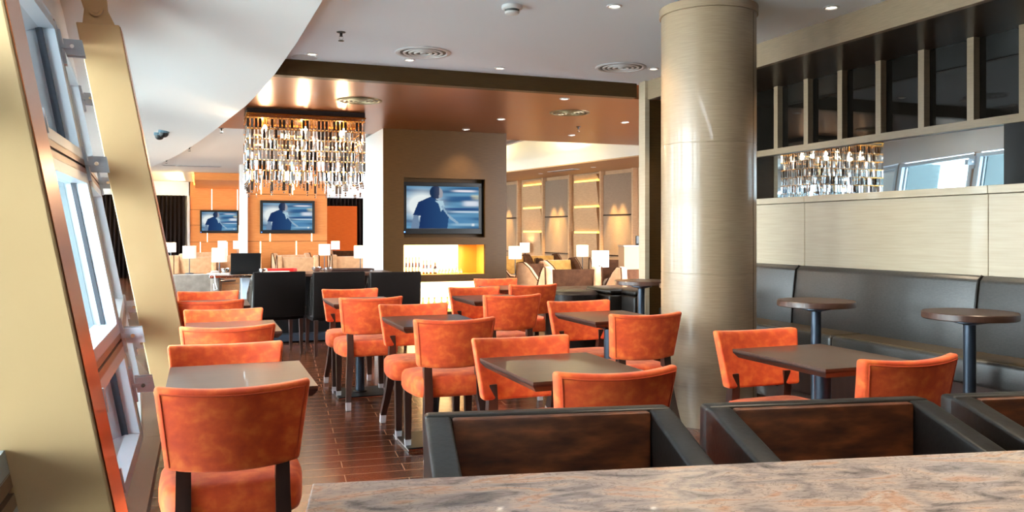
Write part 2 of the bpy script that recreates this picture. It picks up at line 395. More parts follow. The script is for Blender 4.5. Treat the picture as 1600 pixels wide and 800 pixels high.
# TV pillar (hollow with niches)
X0, X1, Y0, Y1 = 2.28, 4.03, 11.0, 12.45
def pz(py, px=695): return ony(px, py, Y0).z
nx0, nx1 = ony(632, 400, Y0).x, ony(758, 400, Y0).x
tv0, tv1 = ony(631, 330, Y0).x, ony(758, 330, Y0).x
zt0, zt1 = pz(371), pz(279); zu0, zu1 = pz(429), pz(382.5); zl0, zl1 = pz(487), pz(440)
pil = thing('pillar', 'wide brown veneered pillar holding a television above glowing niches', 'pillar', (0, 0, 0), 0, kind='structure')
b = MB(); b.use('veneer_dark_shaded')
for lo, hi in (((X0, 0), (tv0, ZK)), ((tv1, 0), (X1, ZK)), ((tv0, 0), (tv1, zl0)), ((tv0, zl1), (tv1, zu0)), ((tv0, zu1), (tv1, zt0)), ((tv0, zt1), (tv1, ZK))):
    b.box((lo[0], Y0, lo[1]), (hi[0], Y0+.06, hi[1]))
b.box((X0+.05, Y0+.45, 0), (X1, Y1, ZK)); b.box((X1-.05, Y0+.06, 0), (X1, Y0+.45, ZK))
b.box((tv0-.01, Y0+.16, zt0-.02), (tv1+.01, Y0+.18, zt1+.02))
b.build('cladding', parent=pil, smooth=0)
b = MB(); b.box((X0-.004, Y0+.015, 0), (X0+.05, Y1, ZK)); b.build('side_cladding', 'white_paint', pil, smooth=0)
for z0, z1, nm in ((zu0, zu1, 'niche'), (zl0, zl1, 'niche')):
    b = MB(); b.use('niche_gold'); b.box((tv0-.01, Y0+.06, z0-.02), (tv1+.01, Y0+.44, z0)); b.box((tv0-.01, Y0+.06, z1), (tv1+.01, Y0+.44, z1+.02))
    b.box((tv0-.02, Y0+.06, z0), (tv0, Y0+.44, z1)); b.box((tv1, Y0+.06, z0), (tv1+.02, Y0+.44, z1))
    b.build(nm, parent=pil, smooth=0)
    b = MB(); xr = tv1-.27 if z0 == zu0 else tv1
    b.use('niche_glow'); b.box((tv0, Y0+.41, z0), (xr, Y0+.435, z1))
    b.use('niche_gold'); b.box((xr, Y0+.405, z0), (tv1, Y0+.436, z1)) if xr < tv1 else None
    b.build('glowing_back', parent=pil, smooth=0)
    light('AREA', ((tv0+xr)/2, Y0+.22, z1-.012), 14, (1, .72, .30), 1.0, (0, 0, 0), sy=.08)

# ------------------------------------------------------------------ facade
def facade_pt(p, z, out=0.):
    return Vector((p[0]-LEAN*z-out, p[1], z))
nwin = 0
for k in range(len(fac)-1):
    p, q = Vector((*fac[k], 0)), Vector((*fac[k+1], 0))
    if k < 2:  # unseen solid wall, added to block window light from behind the camera
        b = MB(); t = -LEAN*ZC
        b.hull([(p.x, p.y, 0), (q.x, q.y, 0), (q.x-.12, q.y, 0), (p.x-.12, p.y, 0), (p.x+t, p.y, ZC), (q.x+t, q.y, ZC), (q.x+t-.12, q.y, ZC), (p.x+t-.12, p.y, ZC)], [[0, 1, 2, 3], [7, 6, 5, 4], [0, 1, 5, 4], [1, 2, 6, 5], [2, 3, 7, 6], [3, 0, 4, 7]])
        struct(b.build('wall_left_blocker', 'veneer_dark_shaded', smooth=0)); continue
    nwin += 1
    w = thing('window_%d' % nwin, 'outward leaning silver framed glazed bay', None, (0, 0, 0), 0, kind='structure'); 
    d = (q-p).normalized(); nrm = Vector((-d.y, d.x, 0))      # outward (-x)
    if nrm.x > 0: nrm = -nrm
    L_ = (q-p).length
    up = Vector((-LEAN, 0, 1))
    def P(s, z, o): return p+d*s+up*z+nrm*o
    def bar(bb, s0, s1, z0, z1, o0, o1):
        vs = [P(s, z, o) for s in (s0, s1) for z in (z0, z1) for o in (o0, o1)]
        bb.hull(vs, [[0, 1, 3, 2], [4, 6, 7, 5], [0, 4, 5, 1], [2, 3, 7, 6], [0, 2, 6, 4], [1, 5, 7, 3]])
    ZT = 2.52
    rows = [(.03, .60), (.68, 1.62), (1.70, ZT-.02)]
    # transoms (bronze channel with a dark slot) and sill
    for zc in (.64, 1.66):
        b = MB(); b.use('bronze_channel'); bar(b, .03, L_-.03, zc-.045, zc-.008, 0, .10); bar(b, .03, L_-.03, zc+.008, zc+.045, 0, .10)
        b.use('gasket'); bar(b, .03, L_-.03, zc-.008, zc+.008, .012, .09); b.build('transom', parent=w, smooth=0)
    b = MB(); bar(b, .0, L_, -.005, .035, -.10, .12); b.build('sill', 'bronze_channel', w, smooth=0)
    for z0, z1 in rows:
        b = MB(); b.use('aluminium')
        bar(b, .03, .13, z0, z1, .0, .12); bar(b, L_-.13, L_-.03, z0, z1, 0, .12)
        bar(b, .13, L_-.13, z0, z0+.06, 0, .12); bar(b, .13, L_-.13, z1-.06, z1, 0, .12)
        b.use('gasket')
        bar(b, .13, .142, z0+.06, z1-.06, .062, .085); bar(b, L_-.142, L_-.13, z0+.06, z1-.06, .062, .085)
        b.use('fin_paint'); bar(b, L_-.15, L_-.06, z0, z1, .121, .72)
        b.build('frame', parent=w, smooth=0)
        b = MB(); vs = [P(.142, z0+.06, .08), P(L_-.142, z0+.06, .08), P(L_-.142, z1-.06, .08), P(.142, z1-.06, .08)]
        b.add(vs, [[0, 1, 2, 3]]); b.build('pane', 'window_glass', w, smooth=0)
    b = MB(); bar(b, 0, L_, ZT, 3.12, .0, .12); b.build('head_panel', 'white_paint', w, smooth=0)
    # post at the start of the bay with its clamps
    b = MB(); bar(b, -.022, .022, 0, ZT, .005, .10); b.build('mullion', 'bronze_channel', w, smooth=0)
    if 2 <= k <= 6:
        for zc in (.36, .66, 1.68, 2.36):
            b = MB(); b.use('aluminium')
            bar(b, -.06, .06, zc-.012, zc+.012, -.10, .0)
            bar(b, -.05, -.03, zc-.045, zc+.045, -.12, -.02); bar(b, .03, .05, zc-.045, zc+.045, -.12, -.02)
            bar(b, -.045, .045, zc-.10, zc+.10, -.015, .004)
            b.use('chrome'); c = P(0, zc, -.06); b.tube([c+d*(-.07), c+d*.07], .012, 10)
            b.build('clamp', parent=w, smooth=0)

# leaning yellow struts
def strut(name, base, label):
    o = thing(name, label, 'column', base, 0, 'leaning yellow steel struts', 'thing')
    t = LEAN; w = .13; dp = .115; z1 = 2.66
    def sh(x, y, z): return (x-t*z, y, z)
    b = MB()
    vs = [sh(x, y, z) for z in (0, z1) for x, y in ((-w, -dp), (w, -dp), (w, dp), (-w, dp))]
    b.hull(vs, [[3, 2, 1, 0], [4, 5, 6, 7], [0, 1, 5, 4], [1, 2, 6, 5], [2, 3, 7, 6], [3, 0, 4, 7]], .006, 2)
    b.build('shaft', 'yellow_paint', o, smooth=0)
    b = MB(); vs = [sh(x, y, z) for z in (0.0, z1-.01) for x, y in ((w+.001, -dp+.008), (w+.004, -dp+.008), (w+.004, dp-.005), (w+.001, dp-.005))]  # added sheet painting the reflections on the side; the strut itself is all yellow
    b.hull(vs, [[3, 2, 1, 0], [4, 5, 6, 7], [0, 1, 5, 4], [1, 2, 6, 5], [2, 3, 7, 6], [3, 0, 4, 7]]); b.build('side_reflection', 'reflected_orange', o, smooth=0)
    b = MB(); vs = [(-w*.80, z1), (w*.80, z1), (w*.56, z1+.11), (w*.62, z1+.19), (-w*.62, z1+.19), (-w*.56, z1+.11)]
    pv = [sh(x, y, z) for y in (-.02, .02) for x, z in vs]; n = len(vs)
    b.hull(pv, [list(range(n)), list(range(n, 2*n))[::-1]]+[[i, (i+1) % n, n+(i+1) % n, n+i] for i in range(n)], .003, 1)
    b.build('pin_plate', 'yellow_paint', o, smooth=0)
    b = MB(); c = sh(0, 0, z1+.11)
    b.tube([(c[0], -.05, c[2]), (c[0], .05, c[2])], .045, 24); b.tube([(c[0], -.058, c[2]), (c[0], .058, c[2])], .028, 20); b.build('pin', 'yellow_paint', o)
    b = MB(); b.box((-.17, -.16, 0), (.17, .16, .012), .003, 1); b.build('base_plate', 'yellow_paint', o)
    return o
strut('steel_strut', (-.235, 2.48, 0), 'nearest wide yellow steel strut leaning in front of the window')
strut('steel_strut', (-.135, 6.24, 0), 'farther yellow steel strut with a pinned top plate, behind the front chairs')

# ------------------------------------------------------------------ dining chairs
def make_chair():
    o = thing('dining_chair', '', 'chair')
    NU, NV = 14, 8
    def bp(u, v, side):   # side 0 = front (sitter side, +y), 1 = rear
        hw = .204+.032*v
        zb = .535-.010*(1-u*u); zt = .792+.012*u*u
        z = zb+(zt-zb)*v
        y = -.165-.055*v+.05*u*u
        th_ = .062-.012*v
        return Vector((hw*u, y-(th_ if side else 0), z))
    b = MB(); vs = []; fs = []
    for sd in (0, 1):
        for j in range(NV+1):
            for i in range(NU+1): vs.append(bp(-1+2*i/NU, j/NV, sd))
    W = NU+1; S = W*(NV+1)
    for sd in (0, 1):
        for j in range(NV):
            for i in range(NU):
                a = sd*S+j*W+i; fs.append([a, a+1, a+1+W, a+W])
    for i in range(NU):
        fs.append([i, i+1, S+i+1, S+i]); t = NV*W+i; fs.append([t, t+1, S+t+1, S+t])
    for j in range(NV):
        for i in (0, NU):
            a = j*W+i; fs.append([a, a+W, S+a+W, S+a])
    b.hull(vs, fs, .014, 3, ang=.9); br = b.build('backrest', 'velvet', o, smooth=60)
    b = MB(); path = []
    for i in range(21): u = -.93+1.86*i/20; path.append(bp(u, .93, 1)+Vector((0, -.0005, 0)))
    for i in range(1, 9): path.append(bp(.93, .93-.88*i/8, 1)+Vector((0, -.0005, 0)))
    path2 = [bp(-.93, .93-.88*i/8, 1)+Vector((0, -.0005, 0)) for i in range(8, 0, -1)]
    b.tube(path2+path, .0028, 6); b.build('piping', 'velvet_piping', br)
    # seat
    b = MB(); rings = []
    for z, k in ((.362, .93), (.368, .975), (.385, 1.0), (.43, 1.0), (.455, .985), (.470, .94), (.478, .82), (.482, .5), (.483, .05)):
        r = []
        for x, y in sup(.232*k, .205*k, 6, 48):
            tp = 1-.10*max(0, -y/.205); r.append((x*tp, y+.015, z))
        rings.append(r)
    b.loft(rings); b.build('seat', 'velvet', o, smooth=60)
    for sx in (-1, 1):
        # front leg
        b = MB(); x, y = sx*.185, .178
        b.sweep([(x, y, .365), (x, y, .055)], .044, .044, (1, 0, 0), taper=[1, .78]); l = b.build('leg', 'dark_wood', o, smooth=20)
        b = MB(); b.sweep([(x, y, .056), (x, y, 0)], .036, .036, (1, 0, 0), taper=[1, .88]); b.build('foot_cap', 'cap_metal', l, smooth=20)
        # rear leg, sabre curved, carrying the backrest
        b = MB(); xx = sx*.150
        pth = [(xx, -.164, .60), (xx, -.166, .52), (xx, -.176, .43), (xx+sx*.002, -.192, .34), (xx+sx*.010, -.212, .26), (xx+sx*.020, -.245, .17), (xx+sx*.028, -.284, .10), (xx+sx*.032, -.303, .055)]
        b.sweep(pth, .044, .046, (1, 0, 0), taper=[.8, 1, 1.05, 1.1, 1.05, .95, .85, .8]); l = b.build('leg', 'dark_wood', o, smooth=50)
        b = MB(); b.sweep([(xx+sx*.032, -.303, .056), (xx+sx*.033, -.314, 0)], .036, .040, (1, 0, 0), taper=[1, .95]); b.build('foot_cap', 'cap_metal', l, smooth=20)
    return o
chair0 = make_chair()
def make_table():
    o = thing('dining_table', '', 'table')
    b = MB(); w, d = .25, .305
    rings = [[(x*s, y*s2, z) for x, y in ((-w, -d), (w, -d), (w, d), (-w, d))] for z, s, s2 in ((.702, .93, .94), (.722, .995, .995), (.730, 1, 1), (.740, 1, 1))]
    b.use('table_edge'); b.loft(rings[:3]); b.use('table_wood'); b.loft([rings[2], rings[3]]); b.build('tabletop', parent=o, smooth=0)
    b = MB(); b.lathe([(.036, .022), (.036, .66), (.036, .70)], seg=20); b.build('pole', 'steel_dark', o)
    b = MB(); b.box((-.17, -.17, .690), (.17, .17, .7015)); b.box((-.06, -.06, .66), (.06, .06, .69)); b.build('bracket', 'black_plastic', o, smooth=0)
    b = MB(); b.use('chrome'); b.box((-.20, -.20, 0), (.20, .20, .014), .002, 1); b.use('black_plastic'); b.box((-.197, -.197, .0141), (.197, .197, .0225), .003, 1); b.lathe([(.055, .0225), (.055, .03), (.038, .034)], seg=20)
    b.build('base', parent=o, smooth=0)
    return o
table0 = make_table()
rowname = {'L': 'window row', 'M': 'middle row', 'R': 'row toward the column', 'B': 'bench side'}
# (front chair top y (faces us), rear chair top y (back to us), x, label bits)
sets = [
 ('first table beside the windows', .10, 3.78, 2.77, 0),
 ('second table beside the windows', .13, 5.47, 4.50, 0),
 ('last table beside the windows', .055, 7.13, 6.24, 0),
 ('last table before the black high-back chairs', 1.175, 7.03, 6.09, 0),
 ('middle table of the aisle row', 1.325, 5.43, 4.43, 0),
 ('table just behind the first leather tub chair', 1.365, 3.54, 2.60, 0),
 ('table in front of the glowing niche', 2.23, 6.90, 5.96, 0),
 ('table next to the round column', 2.46, 5.26, 4.32, 0),
 ('farthest table, below the lounge armchairs', 2.84, 8.08, 7.04, 0),
 ('table nearest the leather bench', 2.545, 3.39, 2.47, 0)]
first = True
BT = .205   # top of the backrest behind the chair origin
for nm, x, yf, yb, _ in sets:
    mid = (yf+yb)/2
    half = max((yf-yb)/2-BT, .275)
    place(chair0, first, (x, mid-half, 0), random.uniform(-.02, .02), 'orange dining chair, back to us, at the '+nm, 'orange dining chairs')
    place(chair0, False, (x, mid+half, 0), PI+random.uniform(-.02, .02), 'orange dining chair facing us at the '+nm, 'orange dining chairs')
    place(table0, first, (x+(.035 if x < .2 else 0), mid, 0), 0, 'dark square pedestal table, the '+nm, 'square dining tables')
    first = False

# ------------------------------------------------------------------ marble table and tub chairs
TA = math.atan2(1.46-1.79, 1.87-.22)
mt = thing('marble_table', 'pinkish grey veined marble topped table in the foreground', 'table', (.22, 1.79, 0), TA)
b = MB(); b.box((0, -.95, .716), (2.6, 0, .75), .004, 2); b.build('tabletop', 'marble', mt, smooth=0)
for x in (.35, 2.25):
    b = MB(); b.box((x-.05, -.60, .03), (x+.05, -.40, .716), .004, 1); b.build('leg', 'dark_wood', mt)
    b = MB(); b.box((x-.06, -.80, 0), (x+.06, -.22, .03), .004, 1); b.build('foot', 'dark_wood', mt)
def make_tub():
    o = thing('tub_chair', '', 'armchair')
    w = .335
    # local: faces -y, back at y=0..0.08 ; front towards -y
    b = MB(); vs = [(x, y, z) for x in (-w, w) for y, z in ((.10, .12), (.085, .80), (.02, .803), (.03, .12))]
    b.hull(vs, [[0, 1, 2, 3], [7, 6, 5, 4], [0, 4, 5, 1], [1, 5, 6, 2], [2, 6, 7, 3], [3, 7, 4, 0]], .012, 3); b.build('backrest', 'leather', o)
    b = MB(); b.box((-w+.069, -.006, .40), (w-.069, .024, .797), .007, 2); b.build('back_cushion', 'brown_hide', o)
    for s in (-1, 1):
        prof = [(.05, .12), (.05, .800), (.0, .797), (-.30, .727), (-.54, .672), (-.555, .66), (-.555, .12)]
        x0, x1 = (s*w, s*(w-.068))
        b = MB(); n = len(prof); vs = [(x, y, z) for x in (x0, x1) for y, z in prof]
        b.hull(vs, [list(range(n)), list(range(n, 2*n))]+[[i, (i+1) % n, n+(i+1) % n, n+i] for i in range(n)], .010, 3); b.build('armrest', 'leather', o)
    b = MB(); b.box((-w+.07, -.55, .16), (w-.07, .02, .30), .01, 2); b.build('seat_base', 'leather', o)
    b = MB(); b.box((-w+.075, -.545, .305), (w-.075, -.02, .42), .03, 4); b.build('seat', 'brown_hide', o)
    for sx in (-1, 1):
        for y in (-.50, .05):
            b = MB(); b.sweep([(sx*(w-.05), y, .125), (sx*(w-.05), y, 0)], .045, .045, taper=[1, .75]); b.build('leg', 'dark_wood', o, smooth=0)
    return o
tub0 = make_tub()
fl, fr = onz(668, 645, .80), onz(1040, 635, .80)
f2l, f2r = onz(1094, 632, .80), onz(1443, 620, .80)
f3l = onz(1476, 617, .80)
dirx = (f3l-fl).normalized(); ang = math.atan2(dirx.y, dirx.x); back = Vector((-dirx.y, dirx.x, 0))
for k, (c, lab) in enumerate((((fl+fr)/2, 'black leather tub armchair with brown inner back, behind the marble table corner'), ((f2l+f2r)/2, 'middle black leather tub armchair, second along the marble table edge'), (f3l+dirx*.335, 'black leather tub armchair cut off at the frame edge, third along the marble table'))):
    c = c-back*.06; place(tub0, k == 0, (c.x, c.y, 0), ang, lab, 'leather tub armchairs at the marble table')

# ------------------------------------------------------------------ bench, platform, round tables
b = MB(); b.box((3.62, .6, 0), (XF+.1, 6.25, .158), .004, 1); struct(b.build('trim_5', 'dark_wood', smooth=0), 'dark wooden step under the leather bench')
bench = thing('leather_bench', 'long dark grey leather bench seat running along the pale half wall', 'bench', (0, 0, .16), 0)
segs = [(6.2, yj[0]), (yj[0], yj[1]), (yj[1], 1.9), (1.9, .7)]
for y1, y0 in segs:
    b = MB(); vs = []
    pr_ = [(4.10, .43), (4.11, .60), (4.145, .84), (4.175, .868), (4.212, .868), (4.212, .43)]
    n = len(pr_)
    vs = [(x, y, z) for y in (y0+.003, y1-.003) for x, z in pr_]
    b.hull(vs, [list(range(n)), list(range(n, 2*n))]+[[i, (i+1) % n, n+(i+1) % n, n+i] for i in range(n)], .012, 3); bk = b.build('backrest', 'leather_bench', bench)
    b = MB(); b.tube([(x-.004, y0, z) for x, z in pr_[:4]], .007, 8); b.build('piping', 'leather', bk)
for y1, y0 in ((6.2, 4.35), (4.35, 2.6), (2.6, .7)):
    b = MB(); b.box((3.84, y0+.003, .30), (4.15, y1-.003, .44), .022, 3); st = b.build('seat', 'leather_bench', bench)
    b = MB(); b.box((3.862, y0+.02, .4355), (4.13, y1-.02, .4445), .004, 1); b.build('seat_top', 'leather_seat', st)
b = MB(); b.box((3.92, .7, .0), (4.22, 6.2, .298)); b.build('plinth', 'dark_wood', bench, smooth=0)
# end seat in the alcove beyond
b = MB(); b.box((4.30, 6.45, .02), (4.92, 7.30, .52), .01, 2); b.box((4.31, 6.46, .521), (4.91, 7.29, .61), .03, 3)
tag(b.build('alcove_seat', 'leather'), 'black leather block seat in the alcove behind the round column', 'seat')
def make_round():
    o = thing('pedestal_table', '', 'table')
    b = MB(); R_ = .225; b.use('table_wood'); b.lathe([(R_-.004, .832), (R_, .836), (R_, .864), (R_-.004, .868), (.001, .8685)], seg=48); b.build('tabletop', parent=o)
    b = MB(); b.lathe([(.030, .02), (.030, .80), (.09, .815), (.09, .832)], seg=20); b.build('pole', 'steel_dark', o)
    b = MB(); b.lathe([(.19, 0), (.19, .010), (.17, .016), (.04, .026)], seg=32); b.build('base', 'black_plastic', o)
    return o
rd0 = make_round()
for k, (px, py, lab) in enumerate(((1275, 469, 'round dark pedestal table right of the round column, before the bench'), (1515, 487, 'round dark pedestal table nearest the camera, before the bench'), (1002, 438, 'round dark pedestal table left of the round column, by the pale partition edge'), (1075, 443, 'round dark pedestal table mostly hidden behind the round column'))):
    p = onz(px, py, .868)
    place(rd0, k == 0, (p.x, p.y, 0), 0, lab, 'round pedestal tables')

# ------------------------------------------------------------------ televisions
def picture(u, v):
    """colour of the broadcast picture, u to the viewer's right, v up, both 0..1"""
    def mix(a, b_, t): t = max(0, min(1, t)); return tuple(a[i]*(1-t)+b_[i]*t for i in range(3))
    base = (.03, .10, .22)
    s1 = .5+.5*math.sin(v*26+math.sin(u*5)*1.2); s2 = .5+.5*math.sin(v*61+u*3)
    c = mix(base, (.16, .38, .58), s1*.6+s2*.25)
    g = math.exp(-((u-.22)**2/.035+(v-.55)**2/.06)); c = mix(c, (.78, .84, .84), g*2.4)
    for (cu, cv, wu, wv, col_, k) in ((.80, .90, .16, .025, (.85, .80, .85), 1), (.90, .60, .12, .07, (.75, .78, .85), .9), (.85, .40, .25, .02, (.65, .75, .85), .9), (.95, .75, .06, .06, (.8, .75, .45), .7), (.75, .72, .22, .05, (.03, .10, .25), .9), (.75, .47, .3, .02, (.02, .05, .2), .8), (.80, .10, .18, .03, (.5, .7, .8), .6), (.92, .09, .02, .03, (.8, .85, .85), 1), (.7, .2, .25, .1, (.10, .28, .5), .7)):
        t = math.exp(-(((u-cu)/wu)**4+((v-cv)/wv)**4)); c = mix(c, col_, t*k)
    def inpoly(poly):
        r = False; j = len(poly)-1
        for i in range(len(poly)):
            (xi, yi), (xj, yj_) = poly[i], poly[j]
            if (yi > v) != (yj_ > v) and u < (xj-xi)*(v-yi)/(yj_-yi)+xi: r = not r
            j = i
        return r
    if inpoly([(.06, 0), (.10, .32), (.16, .35), (.17, .0)]): c = (.16, .24, .36)
    if inpoly([(.17, 0), (.19, .30), (.09, .32), (.16, .62), (.28, .72), (.34, .76), (.44, .66), (.52, .50), (.58, .30), (.56, .0)]): c = mix((.012, .035, .12), (.03, .10, .24), (u-.2)*1.6)
    if inpoly([(.39, .66), (.44, .58), (.47, .40), (.52, .52), (.50, .66)]): c = (.42, .60, .70)
    if inpoly([(.47, .52), (.60, .22), (.70, .10), (.72, .14), (.56, .36), (.50, .56)]): c = (.28, .42, .55)
    if ((u-.40)/.085)**2+((v-.86)/.155)**2 < 1: c = mix((.012, .03, .08), (.07, .08, .13), (u-.36)*8)
    if inpoly([(.45, .98), (.49, .92), (.50, .78), (.47, .72), (.44, .74), (.45, .86)]): c = (.34, .34, .38)
    return c
def make_tv():
    W_, Hh = 1.03, .578; o = thing('television', '', 'television')
    b = MB(); f = .055; x0, z0 = W_/2+f, Hh/2+f
    b.box((-x0, 0, -z0-.02), (x0, .07, z0), .006, 2); b.build('casing', 'black_plastic', o, smooth=0)
    b = MB()
    for lo, hi in (((-x0, -z0-.02), (x0, -Hh/2)), ((-x0, Hh/2), (x0, z0)), ((-x0, -Hh/2), (-W_/2, Hh/2)), ((W_/2, -Hh/2), (x0, Hh/2))):
        b.box((lo[0], -.012, lo[1]), (hi[0], .0, hi[1]), .003, 1)
    b.build('bezel', 'black_plastic', o, smooth=0)
    nx, nz = 144, 81; me = bpy.data.meshes.new('screen')
    vs = [(-W_/2+W_*i/nx, -.004, -Hh/2+Hh*j/nz) for j in range(nz+1) for i in range(nx+1)]
    fs = [[j*(nx+1)+i, j*(nx+1)+i+1, (j+1)*(nx+1)+i+1, (j+1)*(nx+1)+i] for j in range(nz) for i in range(nx)]
    me.from_pydata(vs, [], fs); at = me.color_attributes.new('picture', 'FLOAT_COLOR', 'POINT')
    cols = []
    for j in range(nz+1):
        for i in range(nx+1): cols += [*picture(i/nx, j/nz), 1]
    at.data.foreach_set('color', cols); me.materials.append(MATS['screen_picture'])
    s = bpy.data.objects.new('screen', me); COL.objects.link(s); s.parent = o
    b = MB(); b.box((-x0+.02, -.016, -z0+.0), (-x0+.035, -.011, -z0+.015)); b.build('power_light', 'led_blue', o, smooth=0)
    return o
tv0_ = make_tv()
place(tv0_, True, ((tv0+tv1)/2-.01, Y0+.075, (zt0+zt1)/2+.008), 0, 'large wall television recessed in the brown pillar', 'televisions')
YM, YL = 18.56, 25.4
pm = ony(449, 338.5, YM); pl = ony(344, 346, YL)
place(tv0_, False, (pm.x, YM-.085, pm.z), 0, 'wall television on the orange wood panelled wall under the chandelier', 'televisions')
far_tv = place(tv0_, False, (pl.x-.02, YL-.085, pl.z), 0, 'smallest looking wall television, beside the dark curtain', 'televisions')

far_tv.scale = (.92, 1, .92)
# ------------------------------------------------------------------ far lounge, left
def panel_wall(name, x0, x1, y, z1, seamz, seamx, label):
    b = MB(); b.use('orange_wood'); b.box((x0, y, 0), (x1, y+.25, z1))
    b.use('veneer_dark_shaded')
    for z in seamz: b.box((x0, y-.003, z-.005), (x1, y+.01, z+.005))
    b.use('led_warm')
    for (x, za, zb) in seamx: b.box((x-.012, y-.004, za), (x+.012, y+.01, zb))
    return struct(b.build(name, smooth=0), label)
xm0, xm1 = ony(387, 350, YM).x, ony(511, 350, YM).x
zrow = [ony(450, y_, YM).z for y_ in (291, 304, 333, 364, 377)]
def sx(px, y): return ony(px, 350, y).x
panel_wall('wall_middle', xm0, xm1, YM, 2.70, [ony(450, 304, YM).z, ony(450, 377, YM).z],
           [(sx(407, YM), 0.5, zrow[4]), (sx(463, YM), .5, zrow[4]), (sx(422, YM), zrow[4], zrow[3]), (sx(487, YM), zrow[4], zrow[3]), (sx(408, YM), zrow[1], 2.5), (sx(457, YM), zrow[1], 2.5)], 'orange wood panelled wall with glowing vertical seams')
xl0, xl1 = sx(297, YL), sx(400, YL)
zl = [ony(340, y_, YL).z for y_ in (328, 352, 378)]
panel_wall('wall_far', xl0, xl1, YL, 2.70, zl, [(sx(331, YL), zl[0], 2.5), (sx(371, YL), zl[0], 2.5), (sx(324, YL), zl[2], zl[1]), (sx(373, YL), zl[2], zl[1]), (sx(313, YL), .5, zl[2]), (sx(355, YL), .5, zl[2])], 'far orange wood panelled wall beside the curtain')
b = MB(); b.box((sx(374.5, YM), YM-.1, 0), (xm0-.005, YM+.25, 2.70)); struct(b.build('trim_6', 'white_paint', smooth=0), 'slim white column edge beside the panelled wall')
b = MB(); b.box((-.15, 21.2, 2.52), (2.2, 25.4, 2.695)); struct(b.build('trim_7', 'orange_wood', smooth=0), 'wood canopy above the far panelled wall')
b = MB(); b.box((-.19, 21.2, 2.60), (-.15, 25.3, 2.64)); struct(b.build('trim_8', 'led_amber', smooth=0))
light('AREA', (-.5, 23.2, 2.5), 60, (1, .8, .3), .3, (0, math.radians(120), 0), sy=3.5)
# white bulkhead and dark curtain
b = MB(); b.box((-9, YL, 2.30), (sx(295, YL), YL+.3, 3.2)); b.box((-9, YL+.25, 0), (9, YL+.4, 3.2)); b.box((sx(292, YL), YL-.06, 0), (xl0-.01, YL+.2, 2.3)); struct(b.build('wall_end', 'white_paint', smooth=0))
def curtain(name, x0, x1, y, z0, z1, label, step=.11):
    b = MB(); n = int((x1-x0)/step)*6; top = []
    vs = []; 
    for j, z in enumerate((z0, z1)):
        for i in range(n+1):
            x = x0+(x1-x0)*i/n; vs.append((x-x0, .045*math.sin(2*PI*(x-x0)/step), z-z0))
    fs = [[i, i+1, n+1+i+1, n+1+i] for i in range(n)]
    b.add(vs, fs); o = b.build(name, 'curtain_dark', loc=(x0, y, z0), smooth=80)
    sm = o.modifiers.new('thick', 'SOLIDIFY'); sm.thickness = .008
    return tag(o, label, 'curtain')
curtain('curtain', -3.5, sx(292, YL)-.05, YL-.15, 0, 2.3, 'dark brown floor length curtain beside the far television')
YD = 24.5
b = MB(); b.use('red_wood'); b.box((sx(505, YD), YD, 0), (sx(558, YD), YD+.1, ony(535, 322, YD).z)); tag(b.build('wood_screen', smooth=0), 'reddish orange wood wall panel past the middle wall', 'panel')
curtain('curtain', sx(500, YD), sx(575, YD)+.3, YD+.25, 0, ony(535, 309, YD).z, 'dark curtain behind the reddish wood panel')
b = MB(); b.box((sx(500, YD), YD+.35, 0), (6, YD+.5, 2.7)); struct(b.build('wall_rear', 'white_paint', smooth=0))

# ------------------------------------------------------------------ lounge armchairs and lamps
def make_armchair(mt_back, mt_side):
    o = thing('lounge_armchair', '', 'armchair')
    b = MB(); NU = 12; rings = []
    for j in range(9):
        v = j/8; z = .30+.50*v; ring = []
        hw = .27+.02*v; rr = (1 if j < 8 else .8)
        for i in range(NU+1): u = -1+2*i/NU; ring.append((hw*u, .30+.07*v-.02*u*u, z))
        for i in range(NU, -1, -1): u = -1+2*i/NU; ring.append((hw*u, .18+.09*v+.0*u, z))
        rings.append(ring)
    b.loft(rings); b.build('backrest', mt_back, o, smooth=70)
    for s in (-1, 1):
        prof = [(-.33, .16), (.36, .16), (.38, .60), (.36, .83), (.26, .84), (.16, .76), (.02, .58), (-.30, .54), (-.34, .48)]
        n = len(prof); vs = [(x, y, z) for x in (s*.28, s*.38) for y, z in prof]
        b = MB(); b.hull(vs, [list(range(n)), list(range(n, 2*n))]+[[i, (i+1) % n, n+(i+1) % n, n+i] for i in range(n)], .025, 3); wv = b.build('armrest', mt_side, o, smooth=60)
        b = MB(); b.tube([(s*.383, y, z) for y, z in prof[1:8]], .008, 6); b.build('piping', 'plush_brown', wv)
    b = MB(); b.box((-.275, -.34, .26), (.275, .19, .44), .04, 4); b.build('seat', mt_back, o, smooth=60)
    b = MB(); b.box((-.28, -.32, .12), (.28, .30, .255), .01, 2); b.build('seat_base', mt_side, o)
    for sx_ in (-1, 1):
        for y in (-.28, .28):
            b = MB(); b.sweep([(sx_*.30, y, .165), (sx_*.31, y, 0)], .05, .05, taper=[1, .6]); b.build('leg', 'dark_wood', o, smooth=0)
    return o
ac = {'brown': make_armchair('plush_brown', 'plush_tan'), 'gold': make_armchair('plush_gold', 'plush_brown'), 'tan': make_armchair('plush_tan', 'plush_tan'), 'grey': make_armchair('plush_grey', 'plush_grey')}
used = set()
def arm(kind, px, d, rz, label, grp):
    p = atd(px, 400, d); o = place(ac[kind], kind not in used, (p.x, p.y, 0), math.radians(rz), label, grp); used.add(kind); return o
RL = 'armchairs in the lounge beyond the pillar'
LL = 'armchairs in the lounge beyond the long table'
arm('brown', 882, 10.9, 175, 'brown plush armchair seen from behind, under the tall lamp', RL)
arm('brown', 980, 10.9, 190, 'brown plush armchair seen from behind, next to the pale partition edge', RL)
arm('brown', 861, 12.2, 40, 'brown plush armchair facing us beside the front lamp pole', RL)
